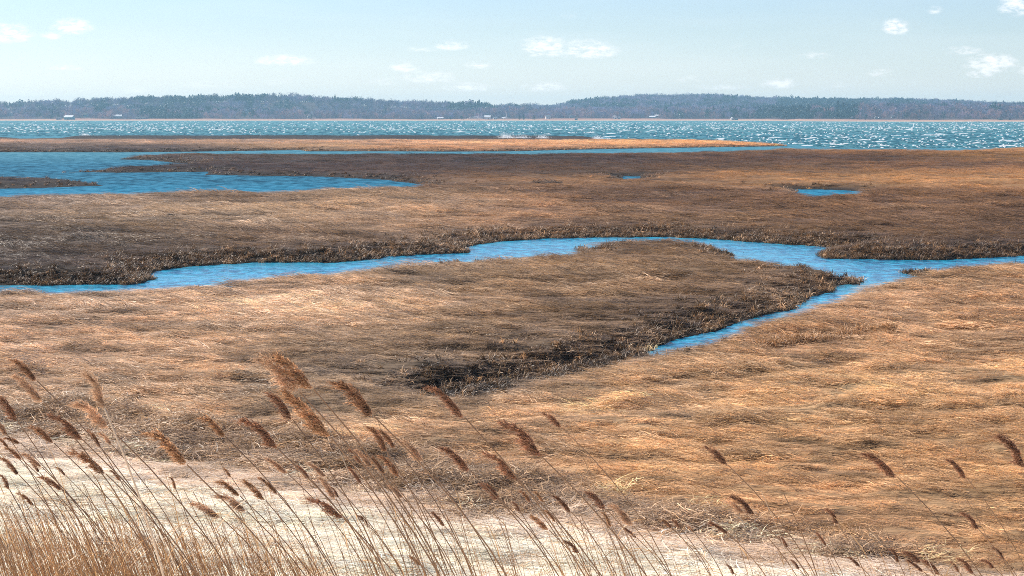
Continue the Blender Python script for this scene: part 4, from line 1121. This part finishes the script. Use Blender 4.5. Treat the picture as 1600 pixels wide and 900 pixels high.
def reed(x1, y1, x2, y2, label, group, fluffy=False, D=None, mat=None, thick=1.0, cat="reed"):
    Lp = math.hypot(x2 - x1, y2 - y1)
    if D is None: D = min(max(10.6 + (72 - Lp) * .15 + random.uniform(-.7, .9), 10.0), 19.0)
    tip = at(x1, y1, D); pb = at(x2, y2, D)
    zg = float(near_rise(D)) - .05
    slope = (x2 - x1) / max(y2 - y1, 4)
    m0 = min(slope * .85, 1.05); m1 = random.uniform(.04, .14)
    pts = stem_points(pb, m0, m1, zg, ydrift=random.uniform(-.15, .15))
    root = pts[-1]
    e = empty("reed", root); setp(e, label, cat, group)
    r0 = .0042 * thick
    mb = MB(); mb.tube([p_ - root for p_ in pts[::-1]], [r0 * (1.2 - .35 * i / 9) for i in range(10)], 5)
    mb.build("stem", mat or M_STEM, e)
    if fluffy: me = random.choice(PL_F)
    elif " dark " in label or "largest dark" in label: me = random.choice(PL_D[1::2])
    elif "golden" in label: me = random.choice(PL_D[::4])
    elif "rust" in label: me = random.choice([PL_D[2], PL_D[6], PL_D[10]])
    else: me = random.choice(PL_D)
    o = bpy.data.objects.new("plume", me); COL.objects.link(o); o.parent = e
    xa = (tip - pb); L = xa.length; xa.normalize()
    up = Vector((-xa.z, 0, xa.x)); up = up if up.x > 0 else -up       # the upwind side
    ya = up.cross(xa)
    M = Matrix((xa, ya, up)).transposed().to_4x4()
    wsc = random.uniform(.85, 1.15)
    o.matrix_local = Matrix.Translation(pb - root) @ M @ Matrix.Diagonal((L, L * wsc, L * wsc, 1))
    if random.random() < .45:
        for _ in range(random.choice((1, 1, 2))):
            k = random.randint(2, 5); q = pts[k] - root; V, Fc = [], []
            blade_strip(V, Fc, tuple(q), math.pi + random.gauss(0, .4), random.uniform(.18, .42), .012, random.uniform(.5, 1.2), random.uniform(-.4, .4), random.uniform(.6, 1.8), seg=6)
            mb = MB(); mb.v = V; mb.f = Fc; mb.build("leaf", M_LEAF, e)
    return e

PLUMES = [
 (17,562,58,595,0,"rust-brown plume, upper of two at the far left over the tan meadow"), (22,585,68,628,1,"fluffy plume just under the topmost far-left rust plume"), (115,628,170,668,1,"fluffy pinkish plume left of the pale upright stem"),
 (-5,618,28,658,0,"plume cut by the left frame edge above the wrack"), (75,648,130,688,0,"broad dark plume over the wrack left of the pale stem"), (48,666,84,692,0,"slender plume between the frame edge and the broad wrack plume"),
 (228,675,292,726,0,"large golden-brown plume over the left end of the wrack tangle"), (312,652,352,682,0,"small plume standing alone right of the large golden one"), (375,655,435,702,0,"dark plume over the wrack left of the tall pair"),
 (405,557,468,612,1,"big fluffy plume, left of the tall central pair"), (432,553,490,608,0,"big dense plume, right and highest of the tall central pair"), (420,614,457,655,0,"short dark plume below the fluffy one of the tall pair"),
 (445,610,518,684,0,"long narrow drooping plume below the tall pair"), (520,597,584,650,0,"big rust plume pointing at the dry end of the creek"), (672,603,726,652,0,"plume crossing the dark dry end of the creek on a long stem"),
 (575,667,605,706,0,"left small one of two crossing plumes below the big rust plume"), (590,672,618,700,0,"right small one of two crossing plumes below the big rust plume"), (628,688,662,722,1,"faint fluffy plume on an arching thin stem left of centre"),
 (690,698,735,735,0,"dark plume with ragged left side near the bottom centre"), (755,708,808,750,0,"dark plume left of the long curved centre stem"), (780,660,846,713,0,"largest dark plume right of centre on a long curved stem"),
 (848,646,878,668,0,"small pale-tipped plume alone right above the largest dark one"), (1102,699,1138,727,0,"lone dark plume in the open tan meadow right of centre"), (917,768,947,795,0,"dense dark plume at the wrack edge below the lone plumes"),
 (955,788,990,822,1,"fluffy orange plume touching the dense dark one at the wrack edge"), (865,774,893,800,0,"dark plume left of the wrack-edge pair"), (1140,775,1180,805,0,"upper of two overlapping plumes left of the right-hand reeds"),
 (1135,782,1165,803,1,"lower fluffy one of two overlapping plumes right of centre"), (1350,707,1402,745,0,"dark plume on the long arching stem at the right"), (1481,717,1511,747,0,"smaller plume between the arching one and the frame edge"),
 (1557,680,1602,732,0,"big dark plume cut by the right frame edge"), (1501,801,1530,828,0,"dark plume low at the right above the reed cluster"), (1290,795,1310,820,0,"thin dark plume alone left of the long arching right stem")]
SMALL = [(138,672,158,700),(155,676,175,695),(-5,683,14,700),(5,685,32,692),(8,700,35,718),(36,708,66,730),(0,715,30,742),(112,705,165,740),(60,745,98,765),(28,770,54,790),(0,742,15,765),(87,730,103,743),(350,731,362,746),
 (338,752,375,775),(338,773,385,798),(300,785,345,808),(382,750,415,782),(265,745,275,765),(545,702,565,724),(556,702,582,730),(572,710,602,740),(592,712,625,745),(417,715,450,740),(405,745,434,772),(462,727,485,748),(482,722,510,745),
 (608,758,630,778),(752,755,782,780),(480,780,537,810),(560,805,580,825),(545,730,565,755),(500,745,525,780),(833,768,850,785),(812,767,830,785),(800,784,813,800),(940,800,955,824),(1108,816,1138,833),(1033,812,1050,825),(1050,812,1062,824),
 (1075,822,1085,832),(830,805,858,828),(852,797,868,815),(975,825,995,840),(880,845,905,865),(640,868,660,884),(1135,882,1148,898),(1217,838,1232,855),(1276,832,1292,853),(1391,857,1405,880),(1412,862,1440,878),(1418,875,1443,893),(1442,875,1470,897),
 (1495,872,1522,897),(1532,875,1555,888),(1485,878,1500,895),(1325,870,1345,885),(1237,875,1250,890),(1550,855,1570,875),(-10,650,12,680),(45,720,62,738),(172,735,190,752),(675,800,695,822),(515,760,530,778)]
for (a, b, c_, d_, fl, lab) in PLUMES:
    reed(a, b, c_, d_, "dry reed with " + lab if not lab.startswith("reed") else lab, "plumed reeds on the near bank", fluffy=bool(fl))
for (a, b, c_, d_) in SMALL:
    if c_ < 210: lab, gr = "dry reed with a small rust plume in the crowd at the left edge", "small plumed reeds at the left edge"
    elif c_ < 470: lab, gr = "dry reed with a small plume over pale straw below the big golden one", "small plumed reeds left of centre"
    elif c_ < 700: lab, gr = "dry reed with a small plume in the cluster under the tall pair", "small plumed reeds below the tall pair"
    elif c_ < 1100: lab, gr = "dry reed with a small plume along the straw edge near bottom centre", "small plumed reeds at bottom centre"
    else: lab, gr = "short dry reed with a small dark plume along the bottom right", "small plumed reeds at bottom right"
    reed(a, b, c_, d_, lab, gr, fluffy=random.random() < .2)
# the pale upright reed with the tall curved fluffy plume
e = reed(135, 582, 163, 638, "pale thick-stemmed reed with a pinkish fluffy plume, nearly upright", "plumed reeds on the near bank", fluffy=True, D=10.4, mat=M_STEMPALE, thick=1.5)

def bare_points(px, py, D):
    p0 = at(px, py, D)
    return stem_points(p0, random.uniform(.22, .62), random.uniform(.02, .12), float(near_rise(D)) - .05, ydrift=random.uniform(-.2, .2), n=7)
def rand_top():
    r = random.random()
    if r < .66: x = random.uniform(-120, 430); y = 735 + 165 * random.random() ** .8 + max(0, x - 150) * .06
    elif r < .93: x = random.uniform(400, 1000); y = random.uniform(740, 890)
    else: x = random.uniform(980, 1640); y = random.uniform(790, 895)
    if x > 430 and y < np.interp(x, [430, 1000, 1600], [700, 800, 860]): y += 40
    return x, y
EXTRA = [(500,640,.9),(590,655,.8),(455,705,.7),(1225,772,1.4),(1505,770,.8),(1375,776,.0),(890,665,.6),(300,620,.5),(1270,818,.8),(1190,768,.6)]
for k in range(195):
    if k < len(EXTRA) and EXTRA[k][2] > 0: x, y, th = EXTRA[k]
    else: x, y = rand_top(); th = random.uniform(.55, 1.0)
    D = random.uniform(10.3, 17.5)
    pts = bare_points(x, y, D); root = pts[-1]
    if x < 430: lab, gr = "bare dry reed stem in the dense stand at the lower left", "bare reed stems at lower left"
    elif x < 1000: lab, gr = "bare dry reed stem leaning over pale straw at the bottom centre", "bare reed stems at bottom centre"
    else: lab, gr = "thin bare reed stem standing apart at the lower right", "bare reed stems at lower right"
    e = empty("bare_reed", root); setp(e, lab, "reed stem", gr)
    mb = MB(); r0 = .0042 * th; mb.tube([p_ - root for p_ in pts[::-1]], [r0 * (1.15 - .55 * i / 7) for i in range(8)], 5)
    mb.build("stem", M_STEMPALE if random.random() < .22 else M_STEM, e)
    if random.random() < .4:
        V, Fc = [], []
        q = pts[random.randint(1, 4)] - root
        blade_strip(V, Fc, tuple(q), math.pi + random.gauss(0, .5), random.uniform(.15, .4), .01, random.uniform(.4, 1.3), random.uniform(-.4, .4), random.uniform(.4, 2.0), seg=6)
        mb = MB(); mb.v = V; mb.f = Fc; mb.build("leaf", M_LEAF, e)
mb = MB(); lv = ([], [])
for k in range(2900):
    if random.random() < .82:
        x = random.uniform(-220, 520); y = 765 + 165 * random.random() ** .75 + max(0, x - 120) * .22
    else:
        x, y = rand_top(); y += 25
    D = random.uniform(11.5, 19.5)
    pts = bare_points(x, y, D)
    mb.tube(pts[::-1], [.0036 * (1.05 - .7 * i / 7) for i in range(8)], 3)
    if random.random() < .75:
        q = pts[random.randint(0, 4)]
        blade_strip(lv[0], lv[1], tuple(q), math.pi / 2 + random.choice((1, 1, -1)) * random.uniform(.6, 1.8), random.uniform(.15, .45), .009, random.uniform(.7, 1.5), random.uniform(-.4, .4), random.uniform(.2, 1.5), seg=5)
mb.add(lv[0], lv[1])
o = mb.build("reed_thicket", M_LEAF); setp(o, "golden-brown tangle of uncountable reed stems and leaves at the lower left", "reeds", kind="stuff")

# ------------------------------------------------------------------ haze over the whole place
mb = MB(); mb.box((0, 2700, 27), (7800, 5500, 64))
m = bpy.data.materials.new("haze"); m.use_nodes = True
t = NT(m.node_tree); t.n.clear(); out = t.node("ShaderNodeOutputMaterial")
vv = t.node("ShaderNodeVolumePrincipled")
vv.inputs["Color"].default_value = (.46, .80, 1.0, 1); vv.inputs["Density"].default_value = 1.35e-4; vv.inputs["Anisotropy"].default_value = .1
t.l.new(vv.outputs[0], out.inputs["Volume"])
hz_o = mb.build("haze", m); setp(hz_o, "thin blue haze over marsh, bay and hills", kind="stuff")
